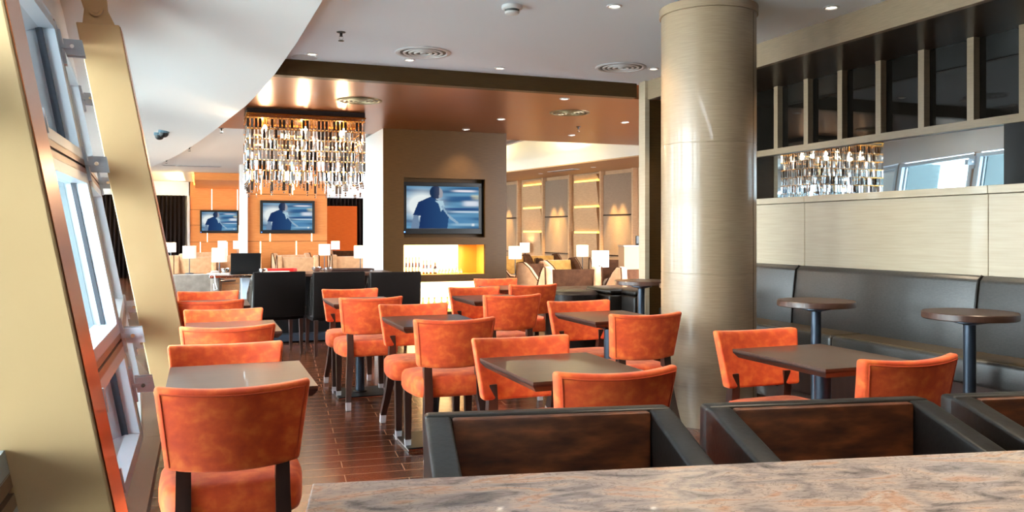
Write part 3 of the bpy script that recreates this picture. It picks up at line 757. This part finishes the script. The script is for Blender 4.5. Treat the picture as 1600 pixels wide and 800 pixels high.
arm('gold', 884, 13.8, 10, 'golden plush armchair facing us below the twin lamps', RL)
arm('brown', 962, 13.9, -15, 'brown plush armchair facing us in front of the beige stand', RL)
arm('tan', 799, 13.3, 70, 'tan plush armchair half hidden by the pillar edge', RL)
arm('gold', 858, 16.4, 10, 'golden plush armchair against the lit panelled wall', RL)
arm('gold', 804, 16.0, 0, 'golden plush armchair behind the front pair of lamps', RL)
arm('grey', 992, 13.0, -60, 'grey plush armchair turned sideways near the beige stand', RL)
arm('grey', 288, 9.6, 180, 'grey plush armchair seen from behind, left of the long table', LL)
arm('tan', 306, 16.0, 180, 'tan plush armchair under the second window side lamp', LL)
arm('tan', 322, 19.0, 0, 'tan plush armchair with grey cushions below the far television', LL)
arm('tan', 262, 17.0, 170, 'tan plush armchair close to the dark curtain', LL)
arm('tan', 366, 16.6, 0, 'tan plush armchair beside the white column edge', LL)
arm('tan', 463, 15.8, 180, 'tan plush armchair under the middle television', LL)
arm('tan', 545, 16.5, 180, 'tan plush armchair at the white pillar side', LL)
arm('brown', 540, 20.5, 0, 'brown plush armchair in front of the reddish wood panel', LL)
arm('tan', 461, 16.9, 10, 'tan plush armchair beside the white lamp of the middle wall', LL)

def make_lamp():
    o = thing('table_lamp', '', 'lamp')
    b = MB(); b.lathe([(.075, 0), (.075, .012), (.02, .02)], seg=24); b.build('base', 'steel_dark', o)
    b = MB(); b.lathe([(.008, .02), (.008, .34)], seg=10); b.build('stem', 'steel_dark', o)
    b = MB(); R_ = .115; b.lathe([(R_, .28), (R_, .50), (R_-.004, .50), (R_-.004, .28), (R_, .28)], seg=28, cap=False); b.build('lamp_shade', 'lamp_shade', o)
    b = MB(); b.lathe([(.012, .34), (.03, .37), (.034, .40), (.02, .43), (.001, .44)], seg=16); b.build('bulb', 'bulb', o)
    return o
def make_side():
    o = thing('side_table', '', 'table')
    b = MB(); b.lathe([(.24, .49), (.25, .495), (.25, .515), (.24, .52), (.001, .5205)], seg=32); b.build('tabletop', 'dark_wood', o)
    b = MB(); b.lathe([(.03, .02), (.03, .49)], seg=12); b.build('pole', 'steel_dark', o)
    b = MB(); b.lathe([(.18, 0), (.18, .012), (.03, .02)], seg=24); b.build('base', 'steel_dark', o)
    return o
lamp0, side0 = make_lamp(), make_side()
lamps = [(938, 399, 11.3, 'front lamp of the twin pair, above the brown armchairs'), (910, 389, 16.0, 'rear lamp of the twin pair, near the panelled wall'),
 (805, 395, 14.6, 'front lamp beside the pillar edge'), (820, 387, 19.2, 'rear lamp beside the pillar edge'),
 (343, 403, 13.2, 'largest lamp, left of the laptop'), (296, 399, 15.0, 'lamp second from the dark curtain'), (267, 395, 19.5, 'lamp in front of the dark curtain'),
 (347, 384, 23.4, 'small far lamp below the left end of the far television'), (371, 385, 23.2, 'small far lamp beside the white column edge'),
 (507, 393, 16.9, 'lamp at the end of the middle panelled wall'), (524, 384, 22.6, 'small far lamp before the reddish wood panel'), (563, 394, 15.2, 'lamp half hidden by the white pillar side')]
for k, (px, py, d, lab) in enumerate(lamps):
    p = atd(px, py, d); z = max(p.z-.39, .0)
    place(lamp0, k == 0, (p.x, p.y, .521), 0, 'white cylinder shade table lamp, '+lab, 'lounge table lamps')
    place(side0, k == 0, (p.x, p.y, 0), 0, 'round side table under the '+lab, 'lounge side tables')
    if abs(p.z-.39-.521) > .001:
        dz = p.z-.39-.521
        l = [o for o in bpy.data.objects if o.name.startswith('table_lamp')][-1]
    light('POINT', (p.x, p.y, .92), 22 if px > 780 else 62, (1, .68, .40), .06)

# ------------------------------------------------------------------ lounge wall at right with lit panels
A = onz(788, 285, 2.5); B = onz(1003, 261, 2.5)
A = A+(A-B)*.35; Bx = B+(B-A)*.10
dw = (B-A).normalized(); nw = Vector((-dw.y, dw.x, 0))
if nw.dot(Vector((0, 0, 0))-A) < 0: nw = -nw           # towards the room
def wp(px):          # distance along the wall for a picture column
    r = ray(px, 362); # solve A + s dw = t r
    det = dw.x*(-r.y)+r.x*dw.y
    return ((-A.x)*(-r.y)-(-A.y)*(-r.x))/det if False else (A.x*r.y-A.y*r.x)/(dw.y*r.x-dw.x*r.y)
MW = Matrix((( dw.x, nw.x, 0, A.x), (dw.y, nw.y, 0, A.y), (0, 0, 1, 0), (0, 0, 0, 1)))
Lw = (Bx-A).length
b = MB(); b.box((-1.5, -.25, 0), (Lw+4, -.02, 3.1), M=MW); struct(b.build('wall_lounge', 'wood_panel', smooth=0), 'far lounge wall with lit wood and fabric panels')
def zat(px, py):
    s = wp(px); P_ = A+dw*s; d = P_.x*ST+P_.y*CT; return H+(362-py)*d/FPX
bays = [(770, 813), (852, 894), (943, 994)]
woods = [(820, 849), (900, 937)]
sp = []
for k, (a0, a1) in enumerate(bays):
    s0, s1 = sorted((wp(a0), wp(a1)))
    o = thing('fabric_wall_panel', ('grey fabric wall panel nearest the pillar edge', 'grey fabric wall panel between the two lit wood bays', 'grey fabric wall panel nearest the pale partition edge')[k], 'wall panel', group='lounge fabric panels', kind='thing')
    zt = 2.42
    b = MB(); 
    for z0, z1 in ((.30, .80), (.815, 1.60), (1.62, zt)): b.box((s0+.04, -.02, z0), (s1-.04, .03, z1), .006, 1, M=MW)
    b.build('panel', 'fabric_panel', o, smooth=0)
    b = MB(); b.box((s0-.02, -.02, 0), (s0+.03, .09, 2.5), M=MW); b.build('frame', 'wood_panel', o, smooth=0); b = MB(); b.box((s1-.03, -.02, 0), (s1+.02, .09, 2.5), M=MW); b.build('frame', 'wood_panel', o, smooth=0)
    b = MB(); b.box((s0+.03, -.02, .80), (s1-.03, .034, .815), M=MW); b.box((s0+.03, -.02, 1.60), (s1-.03, .034, 1.62), M=MW); b.build('batten', 'curtain_dark', o, smooth=0)
    for t in (.38, .64):
        c = MW @ Vector((s0+(s1-s0)*t, .26, 2.45)); sp.append(c)
        light('SPOT', c, 700, (1, .66, .22), .02, None, 42, .6)
for k, (a0, a1) in enumerate(woods):
    s0, s1 = sorted((wp(a0), wp(a1)))
    o = thing('lit_shelf_bay', ('wood wall bay with amber light slots behind the small lamps', 'wood wall bay with amber light slots behind the twin lamps')[k], 'wall panel', group='lounge lit wood bays', kind='thing')
    zs = [zat((a0+a1)/2, y) for y in (289, 325, 362)] if k == 0 else [zat((a0+a1)/2, y) for y in (283, 323, 363)]
    zs = [2.28, 1.80, 1.22] if False else zs
    tops = [2.48]+zs
    for z0, z1 in zip(zs+[.2], tops):
        b = MB(); b.hull([MW @ Vector(q) for q in ((s0+.01, -.02, z0+.02), (s1-.01, -.02, z0+.02), (s1-.01, .01, z0+.02), (s0+.01, .01, z0+.02), (s0+.01, -.02, z1-.02), (s1-.01, -.02, z1-.02), (s1-.01, .08, z1-.02), (s0+.01, .08, z1-.02))], [[0, 1, 2, 3], [7, 6, 5, 4], [0, 1, 5, 4], [3, 2, 6, 7], [0, 3, 7, 4], [1, 2, 6, 5]]); b.build('tilted_panel', 'wood_panel', o, smooth=0)
    for z in zs:
        b = MB(); b.box((s0+.01, -.015, z-.018), (s1-.01, .05, z+.018), M=MW); b.build('light_slot', 'led_amber', o, smooth=0)
    b = MB(); b.box((s0, .0, 2.30), (s1, .015, 2.49), M=MW)
# raised tray ceiling with a bright upstand and the lower soffit along the wall
S0 = onz(788, 270, 2.5); S1 = onz(1001, 244, 2.5); ds = (S1-S0).normalized()
S0 = S0-ds*3.5; S1 = S1+ds*4
E0 = A-dw*2.5; E1 = Bx+dw*4
b = MB(); b.prism([(S0.x, S0.y), (S1.x, S1.y), (E1.x+.2, E1.y), (E0.x+.2, E0.y)], 2.5, 2.52); struct(b.build('ceiling_lounge_soffit', 'beige_paint', smooth=0), 'pinkish soffit along the panelled lounge wall')
b = MB(); nS = Vector((-ds.y, ds.x, 0)); nS = -nS if nS.x < 0 else nS
q0, q1 = S0+nS*.03, S1+nS*.03
b.prism([(S0.x, S0.y), (S1.x, S1.y), (q1.x, q1.y), (q0.x, q0.y)], 2.521, 3.10); struct(b.build('trim_9', 'white_paint', smooth=0), 'bright white upstand around the raised lounge ceiling')
b = MB(); b.box((4.3, 11.72, 3.10), (12, 28, 3.16)); struct(b.build('ceiling_lounge', 'white_paint', smooth=0), 'raised lounge ceiling washed with yellow light')
b = MB(); b.box((4.52, 11.75, 2.66), (4.6, 25.4, 3.10)); b.box((4.52, 11.722, 2.66), (12, 11.76, 3.10)); struct(b.build('trim_10', 'white_paint', smooth=0))
for t in (.25, .5, .75):
    p = S0.lerp(S1, t)-nS*1.0
    light('AREA', (p.x, p.y, 2.75), 80, (1, .80, .38), 1.6, (PI, 0, 0), sy=.6)

# beige stand with a black screen, and dark leather low seats behind the chairs
p = atd(988, 400, 12.3); b = MB(); b.use('beige_paint'); b.box((-.17, -.15, 0), (.17, .15, 1.06), .006, 1); b.use('veneer_pale'); b.box((-.18, -.16, 1.0605), (.18, .16, 1.08))
tag(b.build('reception_stand', loc=(p.x, p.y, 0), rz=-.2, smooth=0), 'plain beige stand beside the pale partition edge', 'stand')
b = MB(); b.box((-.06, -.03, .02), (.06, .0, .14), .006, 1); b.box((-.04, -.05, .0), (.04, .03, .02), .003, 1); b.box((-.012, -.035, .01), (.012, -.02, .05))
q = atd(1000, 380, 12.2); tag(b.build('payment_terminal', 'black_plastic', loc=(p.x+.11, p.y+.0, 1.0805), smooth=0), 'small black terminal on the beige stand', 'terminal')
def low_seat(px, d, w, label, name='leather_stool', round_=False):
    p = atd(px, 450, d); b = MB()
    if round_: b.lathe([(w-.03, .03), (w, .06), (w, .62), (w-.04, .65), (w-.12, .655), (.001, .656)], seg=40)
    else: b.box((-w, -.3, .03), (w, .3, .62), .02, 3); b.box((-w+.01, -.29, .622), (w-.01, .29, .68), .025, 3)
    return tag(b.build(name, 'leather', loc=(p.x, p.y, 0)), label, 'seat', 'low leather seats')
low_seat(896, 8.9, .27, 'black round leather seat behind the far orange chairs', 'leather_stool', True)
low_seat(945, 8.95, .10, 'narrow black leather block next to the round leather seat')
low_seat(988, 8.75, .14, 'black leather block seat under the round pedestal table by the partition edge')
b = MB(); p = atd(915, 440, 9.6); b.box((-.62, -.22, .60), (.75, .22, .64), .006, 1); b.box((-.55, -.12, 0), (-.45, .12, .60)); b.box((.55, -.12, 0), (.65, .12, .60))
tag(b.build('console_table', 'dark_wood', loc=(p.x, p.y, 0), smooth=0), 'low dark console table behind the black leather seats', 'table')

# ------------------------------------------------------------------ long table with high back chairs
def make_parson():
    o = thing('high_back_chair', '', 'chair')
    w = .265
    b = MB(); vs = [(x, y, z) for x in (-w, w) for y, z in ((-.25, .40), (-.275, .865), (-.215, .865), (-.17, .40))]
    b.hull(vs, [[0, 1, 2, 3], [7, 6, 5, 4], [0, 4, 5, 1], [1, 5, 6, 2], [2, 6, 7, 3], [3, 7, 4, 0]], .008, 2); b.build('backrest', 'black_fabric', o)
    for s in (-1, 1):
        prof = [(-.20, .40), (-.235, .862), (-.12, .80), (.05, .64), (.10, .40)]
        n = len(prof); vs = [(x, y, z) for x in (s*(w+.003), s*(w-.05)) for y, z in prof]
        b = MB(); b.hull(vs, [list(range(n)), list(range(n, 2*n))]+[[i, (i+1) % n, n+(i+1) % n, n+i] for i in range(n)], .006, 2); b.build('armrest', 'leather_gloss', o)
    b = MB(); b.box((-w, -.20, .36), (w, .24, .48), .015, 2); b.build('seat', 'black_fabric', o)
    for sx_ in (-1, 1):
        for y in (-.21, .20):
            b = MB(); b.sweep([(sx_*(w-.035), y, .37), (sx_*(w-.03), y*1.05, 0)], .04, .04, taper=[1, .7]); b.build('leg', 'dark_wood', o, smooth=0)
    return o
pk0 = make_parson()
for k, (px, lab) in enumerate(((431, 'black high-back chair at the laptop end of the long table'), (527, 'middle black high-back chair at the long table'), (617, 'black high-back chair at the long table, nearest the niche pillar'))):
    p = onz(px, 425, .865); place(pk0, k == 0, (p.x, p.y+.26, 0), math.radians((9, 5, 3)[k]), lab, 'high-back chairs at the long table')
lt0 = atd(326, 430, 9.9); 
x0 = lt0.x; yt = 9.75; x1 = 2.15
lt = thing('long_table', 'long dark table with pale edge behind the black high-back chairs', 'table', (x0, yt, 0), 0)
b = MB(); b.use('chrome'); b.box((0, 0, .765), (.55, .62, .80), .006, 1); b.use('table_wood'); b.box((.551, 0, .765), (x1-x0, .62, .80), .006, 1); b.build('tabletop', parent=lt, smooth=0)
b = MB(); b.box((.55, .25, .0), (x1-x0-.25, .37, .764)); b.build('panel_base', 'black_plastic', lt, smooth=0)
b = MB(); b.box((.34, .12, 0), (.44, .50, .764), .005, 1); b.build('leg', 'aluminium', lt, smooth=0)
b = MB(); b.box((.55, .10, .02), (x1-x0-.25, .24, .10)); b.build('foot_rail', 'steel_dark', lt, smooth=0)
zt = .8005
def ontab(px, dy=.2): 
    r = ray(px, 400); t = (yt+dy)/r.y; return r.x*t
lap = thing('laptop', 'open black laptop seen from behind on the long table', 'laptop', (ontab(384, .25), yt+.25, zt), 0)
b = MB(); b.box((-.165, 0, 0), (.165, .23, .018), .004, 1); b.build('base', 'black_plastic', lap)
b = MB(); b.hull([(x, y, z) for x in (-.165, .165) for y, z in ((-.005, .012), (.004, .012), (-.045, .235), (-.054, .233))], [[0, 1, 2, 3], [7, 6, 5, 4], [0, 4, 5, 1], [1, 5, 6, 2], [2, 6, 7, 3], [3, 7, 4, 0]], .002, 1); b.build('lid', 'black_plastic', lap)
b = MB(); b.prism([(-.20, -.06), (.16, -.08), (.22, .02), (.18, .08), (-.16, .07)], 0, .045, .012, 2); tag(b.build('folder', 'red_plastic', loc=(ontab(436, .42), yt+.42, zt), rz=.1), 'red plastic folder lying beyond the laptop', 'folder')
b = MB()
for i in range(5): b.box((-.105, -.148, i*.004), (.105, .148, i*.004+.0035), M=Matrix.Rotation(i*.05-.1, 4, 'Z'))
tag(b.build('paper_stack', 'paper', loc=(ontab(432, .2), yt+.2, zt), rz=1.45, smooth=0), 'loose white papers in front of the red folder', 'papers')
b = MB()
for i in range(3): b.box((-.07, -.10, i*.004), (.07, .10, i*.004+.0035), M=Matrix.Rotation(i*.2-.1, 4, 'Z'))
tag(b.build('paper_stack', 'paper', loc=(ontab(341, .2), yt+.2, zt), rz=.6, smooth=0), 'few white papers at the pale end of the long table', 'papers')
def bowl(px, dy, r, lab):
    b = MB(); b.lathe([(r*.5, 0), (r*.95, .03), (r, .055), (r*.93, .055), (r*.85, .032), (r*.4, .008), (.001, .007)], seg=24)
    tag(b.build('metal_bowl', 'chrome', loc=(ontab(px, dy), yt+dy, zt)), lab, 'bowl', 'metal bowls on the long table')
bowl(352, .45, .05, 'shiny metal bowl left of the laptop'); bowl(411, .15, .05, 'shiny metal bowl between laptop and papers'); bowl(495, .4, .06, 'shiny metal bowl at the middle of the long table'); bowl(513, .2, .05, 'small shiny metal bowl nearer the white pillar side')
tr = thing('serving_tray', 'dark serving tray with raised rim at the far end of the long table', 'tray', (ontab(545, .46), yt+.46, zt), 0)
b = MB(); b.prism(sup(.30, .12, 4, 40), 0, .012); b.build('plate', 'dark_wood', tr)
b = MB(); b.tube([(x, y, .02) for x, y in sup(.30, .12, 4, 40)], .01, 8, True); b.build('rim', 'dark_wood', tr)
b = MB(); pts = [(0, 0, .0), (-.03, -.06, .0), (-.04, -.20, .002), (-.045, -.245, -.005), (-.04, -.25, -.08), (-.02, -.25, -.16), (-.05, -.252, -.17), (-.055, -.252, -.10)]
b.tube(pts, .006, 8); tag(b.build('cable', 'vent_metal', loc=(x0+.10, yt+.22, zt+.007)), 'grey cable hanging over the pale table end', 'cable')

# ------------------------------------------------------------------ bottles and books in the niches
def bottle(x, y, z, h, r, m_, lab, grp, neck=.4):
    b = MB(); b.use(m_); b.lathe([(r*.9, 0), (r, .006), (r, h*.52), (r*.8, h*.62), (r*neck, h*.70), (r*neck, h*.93)], seg=14)
    b.use('bottle_label'); b.lathe([(r*1.02, h*.14), (r*1.02, h*.42)], seg=14)
    b.use('gold'); b.lathe([(r*neck*1.15, h*.931), (r*neck*1.15, h)], seg=12)
    tag(b.build('bottle', loc=(x, y, z)), lab, 'bottle', grp)
nw_ = ['first', 'second', 'third', 'fourth', 'fifth', 'sixth', 'seventh', 'eighth', 'ninth', 'tenth']
for k, px in enumerate((635, 640, 645, 650, 655, 662, 667, 673)):
    x = ony(px, 410, Y0+.2).x; bottle(x, Y0+.2, zu0+.001, .235 if k < 5 else .19, .017, 'bottle_amber' if k % 2 else 'bottle_dark', 'tall slim bottle, %s from the window side, in the upper glowing niche' % nw_[k], 'bottles in the upper niche', .5)
bottle(ony(680, 420, Y0+.2).x, Y0+.2, zu0+.001, .16, .028, 'bottle_dark', 'dark bottle with pale label at the middle of the upper niche', 'bottles in the upper niche')
for k, px in enumerate((687, 692, 697, 702, 707, 720)):
    bottle(ony(px, 420, Y0+.22).x, Y0+.22, zu0+.001, .075, .02, 'bottle_clear', 'small squat yellow bottle, %s after the dark bottle in the upper niche' % nw_[k], 'small bottles in the upper niche', .45)
b = MB(); b.lathe([(.036, 0), (.038, .01), (.012, .10), (.010, .14), (.014, .145)], seg=18); tag(b.build('decanter', 'bottle_clear', loc=(ony(714, 420, Y0+.18).x, Y0+.18, zu0+.001)), 'cone shaped yellow decanter among the small bottles', 'decanter')
for k, px in enumerate((661, 670, 679, 690, 699, 710)):
    bottle(ony(px, 466, Y0+.2).x, Y0+.2, zl0+.001, .185, .026, 'bottle_clear', 'pale bottle, %s from the window side, in the lower glowing niche' % nw_[k], 'bottles in the lower niche', .4)

# ------------------------------------------------------------------ chandelier
cx0, cx1, cy0, cy1 = .49, 1.78, 9.68, 10.35
chd = thing('chandelier', 'rectangular crystal strip chandelier hanging from the copper ceiling', 'chandelier', ((cx0+cx1)/2, (cy0+cy1)/2, ZK), 0)
W2, D2 = (cx1-cx0)/2, (cy1-cy0)/2
b = MB(); b.use('curtain_dark'); b.box((-W2-.01, -D2-.01, -.055), (W2+.01, D2+.01, -.001)); b.use('gold'); b.box((-W2-.02, -D2-.02, -.072), (W2+.02, D2+.02, -.055), .003, 1); b.box((-W2-.012, -D2-.012, -.105), (W2+.012, D2+.012, -.095), .002, 1)
for sx_ in (-1, 1):
    for sy_ in (-1, 1): b.box((sx_*W2-.008, sy_*D2-.008, -.10), (sx_*W2+.008, sy_*D2+.008, -.07))
b.build('ceiling_frame', parent=chd, smooth=0)
def strand_mesh(seed):
    r = random.Random(seed); b = MB(); z = -.105
    n = r.choice((5, 6, 6, 6, 7)); 
    for i in range(n):
        h = .111; a = r.uniform(-.5, .5) if i else r.uniform(-.15, .15)
        k = r.random(); mm = 'crystal_clear' if k < .34 else ('crystal_mirror' if k < .80 else 'crystal_dark')
        if i == 0: mm = 'crystal_dark' if k < .6 else 'crystal_clear'
        M_ = Matrix.Translation((0, 0, z)) @ Matrix.Rotation(a, 4, 'Z') @ Matrix.Rotation(r.uniform(-.06, .06), 4, 'X')
        b.use(mm); b.box((-.0145, -.004, -h), (.0145, .004, -.012), .0015, 1, M=M_)
        b.use('gold'); b.tube([(0, 0, z+.002), (0, 0, z-.014)], .004, 6); b.box((-.0185, -.005, z-.012), (.0185, .005, z-.004))
        z -= h+.006
    # small crystal drops at the end
    for i in range(r.choice((1, 2, 3))):
        b.use('crystal_mirror' if r.random() < .5 else 'crystal_clear'); b.lathe([(.002, .0), (.011, -.012), (.002, -.024)], (0, 0, z), 6); z -= .026
    return b
protos = []
spots_ = []
nX, nY = 31, 13
for i in range(nX): spots_.append((-W2+2*W2*i/(nX-1), -D2, 0)); spots_.append((-W2+2*W2*i/(nX-1), D2, 0))
for j in range(1, nY): spots_.append((-W2, -D2+2*D2*j/nY, PI/2)); spots_.append((W2, -D2+2*D2*j/nY, PI/2))
spots_ = spots_[:98]
for i, (x, y, rz) in enumerate(spots_):
    if i < 12:
        o = strand_mesh(i+3).build('crystal_strand', parent=chd, loc=(x, y, 0), rz=rz, smooth=20); protos.append(o)
    else:
        o = random.choice(protos).copy(); COL.objects.link(o); o.parent = chd; o.location = (x, y, 0); o.rotation_euler = (0, 0, rz)
for i in range(6):
    x = (-.45, 0, .45)[i % 3]; y = -.12 if i < 3 else .12
    b = MB(); b.lathe([(.018, -.105), (.018, -.16)], seg=12); c_ = b.build('lamp_holder', 'gold', chd, loc=(x, y, 0))
    b = MB(); b.lathe([(.010, -.161), (.024, -.185), (.026, -.205), (.014, -.23), (.001, -.235)], seg=14); b.build('bulb', 'bulb', c_)
    light('POINT', (chd.location.x+x, chd.location.y+y, ZK-.27), 24, (1, .72, .42), .03)

# ------------------------------------------------------------------ ceiling fittings
def make_diffuser(rim, dark):
    o = thing('ceiling_diffuser', '', 'air vent')
    b = MB(); b.lathe([(.235, -.001), (.235, -.006), (.228, -.010), (.206, -.010), (.200, -.001), (.235, -.001)], seg=40, cap=False); b.build('rim', rim, o)
    for R_, z in ((.158, -.011), (.112, -.012), (.066, -.013)):
        b = MB(); b.lathe([(R_+.012, -.005), (R_+.010, z), (R_-.008, z), (R_-.010, -.005), (R_+.012, -.005)], seg=36, cap=False); b.build('louvre_ring', rim, o)
    b = MB(); b.lathe([(.026, -.005), (.024, -.013), (.001, -.014)], seg=20); b.build('centre_cap', rim, o)
    b = MB(); b.lathe([(.195, -.001), (.195, -.004)], seg=36); b.build('backing', dark, o)
    return o
df = make_diffuser('vent_metal', 'vent_dark'); dg = make_diffuser('vent_bronze', 'vent_dark')
p = onz(661, 82, ZC); place(df, True, p, 0, 'white round air diffuser in front of the chandelier side of the ceiling', 'round ceiling diffusers')
p = onz(970, 105, ZC); place(df, False, p, 0, 'white round air diffuser near the round column', 'round ceiling diffusers')
p = onz(562, 157, ZK); place(dg, True, p, 0, 'bronze round air diffuser beside the chandelier', 'round ceiling diffusers')
p = onz(890, 176, ZK); place(dg, False, p, 0, 'bronze round air diffuser in the copper ceiling near the partition', 'round ceiling diffusers')
def make_down():
    o = thing('downlight', '', 'ceiling light')
    b = MB(); b.lathe([(.052, -.001), (.052, -.006), (.040, -.010), (.034, -.004), (.034, -.001), (.052, -.001)], seg=28, cap=False); b.build('trim_ring', 'vent_metal', o)
    b = MB(); b.lathe([(.033, -.001), (.033, -.003), (.001, -.0035)], seg=20); b.build('lens', 'bulb', o)
    return o
dn = make_down()
downs = [(960, 9, ZC, 'downlight in the white ceiling above the smoke detector side'), (1299, 11, ZC, 'downlight in the white ceiling beyond the round column'), (781, 106, ZC, 'downlight in the white ceiling between the two white diffusers'), (1021, 107, ZC, 'downlight beside the white diffuser near the round column'), (487, 84, ZC, 'downlight beside the ceiling speaker near the soffit edge'), (640, 93, ZC, 'downlight just before the white diffuser near the chandelier'),
 (882, 154, ZK, 'downlight in the copper ceiling in front of the bronze diffuser'), (783, 186, ZK, 'downlight in the copper ceiling above the pillar corner'), (728, 202, ZK, 'downlight in the copper ceiling above the television'), (976, 191, ZK, 'downlight in the copper ceiling near the partition'), (893, 211, ZK, 'downlight at the far rim of the copper ceiling')]
for k, (px, py, z, lab) in enumerate(downs):
    p = onz(px, py, z); place(dn, k == 0, p, 0, 'small round recessed '+lab, 'recessed downlights')
    light('SPOT', (p.x, p.y, z-.03), 90 if z == ZC else 110, (1, .80, .56), .03, None, 95, .8)
for x, y in ((3.6, 2.6), (3.6, 1.0), (2.0, 2.2), (1.2, .2)):
    light('SPOT', (x, y, ZC-.03), 120, (1, .80, .56), .03, None, 95, .8)
    k += 1; place(dn, False, (x, y, ZC), 0, 'small round recessed downlight overhead near the marble table', 'overhead downlights')
def make_sprinkler():
    o = thing('sprinkler', '', 'sprinkler')
    b = MB(); b.lathe([(.034, .002), (.034, -.004), (.012, -.008), (.010, -.03), (.014, -.034)], seg=20); b.build('body', 'vent_dark', o)
    b = MB(); b.tube([(-.012, 0, -.03), (-.016, 0, -.045), (-.004, 0, -.065)], .003, 6); b.tube([(.012, 0, -.03), (.016, 0, -.045), (.004, 0, -.065)], .003, 6); b.build('yoke', 'chrome', o)
    b = MB(); b.lathe([(.004, -.06), (.022, -.066), (.022, -.069), (.001, -.07)], seg=16); b.build('deflector', 'vent_dark', o)
    return o
spk = make_sprinkler()
for k, (px, py, z, lab) in enumerate(((533, 50, ZC, 'sprinkler in the white ceiling near the curved soffit'), (904, 198, ZK, 'sprinkler in the copper ceiling'), (346, 200, 2.70, 'sprinkler past the copper ceiling, nearest the chandelier'), (296, 230, 2.70, 'sprinkler in the middle of the three behind the curved soffit'), (260, 250, 2.70, 'sprinkler farthest along behind the curved soffit'))):
    p = onz(px, py, z); place(spk, k == 0, p, 0, 'small dark '+lab, 'ceiling sprinklers')
sm = thing('smoke_detector', 'white round smoke detector in the ceiling above the tables', 'smoke detector', onz(800, 9, ZC), 0)
b = MB(); b.lathe([(.07, -.001), (.07, -.02), (.06, -.028)], seg=28); b.build('base', 'white_paint', sm)
b = MB(); b.lathe([(.05, -.0281), (.046, -.036), (.046, -.042)], seg=28); b.build('sensor_slot', 'vent_dark', sm)
b = MB(); b.lathe([(.05, -.0421), (.046, -.055), (.02, -.062), (.001, -.063)], seg=28); b.build('cap', 'white_paint', sm)
p = onz(476, 89, ZC); b = MB(); b.lathe([(.11, -.001), (.11, -.006), (.10, -.009), (.001, -.0095)], seg=36); tag(b.build('ceiling_speaker', 'vent_metal', loc=p), 'flat round grey ceiling speaker near the soffit edge', 'speaker')
for k, (px, py, lab) in enumerate(((249, 208, 'dark dome camera under the white soffit, the lower of the pair'), (256, 204, 'dark dome camera under the white soffit, the upper of the pair'))):
    p = on_soffit(px, py); c_ = thing('dome_camera', lab, 'camera', p, 0, 'dome cameras')
    b = MB(); b.lathe([(.075, .03), (.075, -.03), (.07, -.036)], seg=24); b.build('base', 'outdoor_dark', c_)
    b = MB(); b.lathe([(.066, -.036), (.060, -.065), (.042, -.088), (.018, -.098), (.001, -.10)], seg=24); b.build('dome', 'black_plastic', c_)
p = onz(300, 259, 2.70); b = MB(); b.use('vent_metal'); b.box((-.6, -.07, -.012), (.6, .07, -.001), .003, 1); b.use('vent_dark'); b.box((-.57, -.03, -.0135), (.57, .03, -.0121))
tag(b.build('slot_diffuser', loc=p, smooth=0), 'long slot air vent in the far white ceiling', 'air vent')
p = onz(880, 266, 2.5); b = MB(); b.use('vent_metal'); b.box((-.45, -.09, -.012), (.45, .09, -.001), .003, 1); b.use('vent_dark'); b.box((-.42, -.05, -.0135), (.42, .05, -.0121))
tag(b.build('slot_diffuser', loc=p, rz=math.atan2(ds.y, ds.x), smooth=0), 'slot air vent in the pinkish lounge soffit', 'air vent')
for k, (px, py) in enumerate(((845, 271), (927, 261))):
    p = onz(px, py, 2.5); place(dn, False, p, 0, ('small round recessed downlight in the lounge soffit before the slot vent', 'small round recessed downlight in the lounge soffit after the slot vent')[k], 'recessed downlights')
    light('SPOT', (p.x, p.y, 2.46), 30, (1, .8, .56), .03, None, 95, .8)

# ------------------------------------------------------------------ outside
b = MB(); b.prism([(x-.16, y) for x, y in fac]+[(-8.5, 90), (-60, 90), (-60, -30), (-.45, -30)], -.3, -.08)
struct(b.build('ground', 'concrete', smooth=0), 'pale pavement outside the windows')

b = MB(); b.use('outdoor_panel'); b.box((-2.3, -4, 3.25), (-1.0, 24, 3.4))
b.use('outdoor_dark')
for i in range(6): b.box((-2.2+i*.2, -4, 3.235), (-2.16+i*.2, 24, 3.2495))
struct(b.build('trim_11', smooth=0), 'grey slatted canopy outside above the windows')
# ------------------------------------------------------------------ light
w = bpy.data.worlds.new('sky'); SC.world = w; w.use_nodes = True
bg = w.node_tree.nodes['Background']; bg.inputs[0].default_value = (.90, .96, 1.0, 1); bg.inputs[1].default_value = 38
SC.view_settings.view_transform = 'Standard'; SC.view_settings.look = 'None'; SC.view_settings.gamma = 1; SC.view_settings.exposure = 0
try: SC.view_settings.use_curve_mapping = False
except Exception: pass
SC.cycles.max_bounces = 10; SC.cycles.diffuse_bounces = 5; SC.cycles.glossy_bounces = 5; SC.cycles.transparent_max_bounces = 24
SC.cycles.sample_clamp_indirect = 6
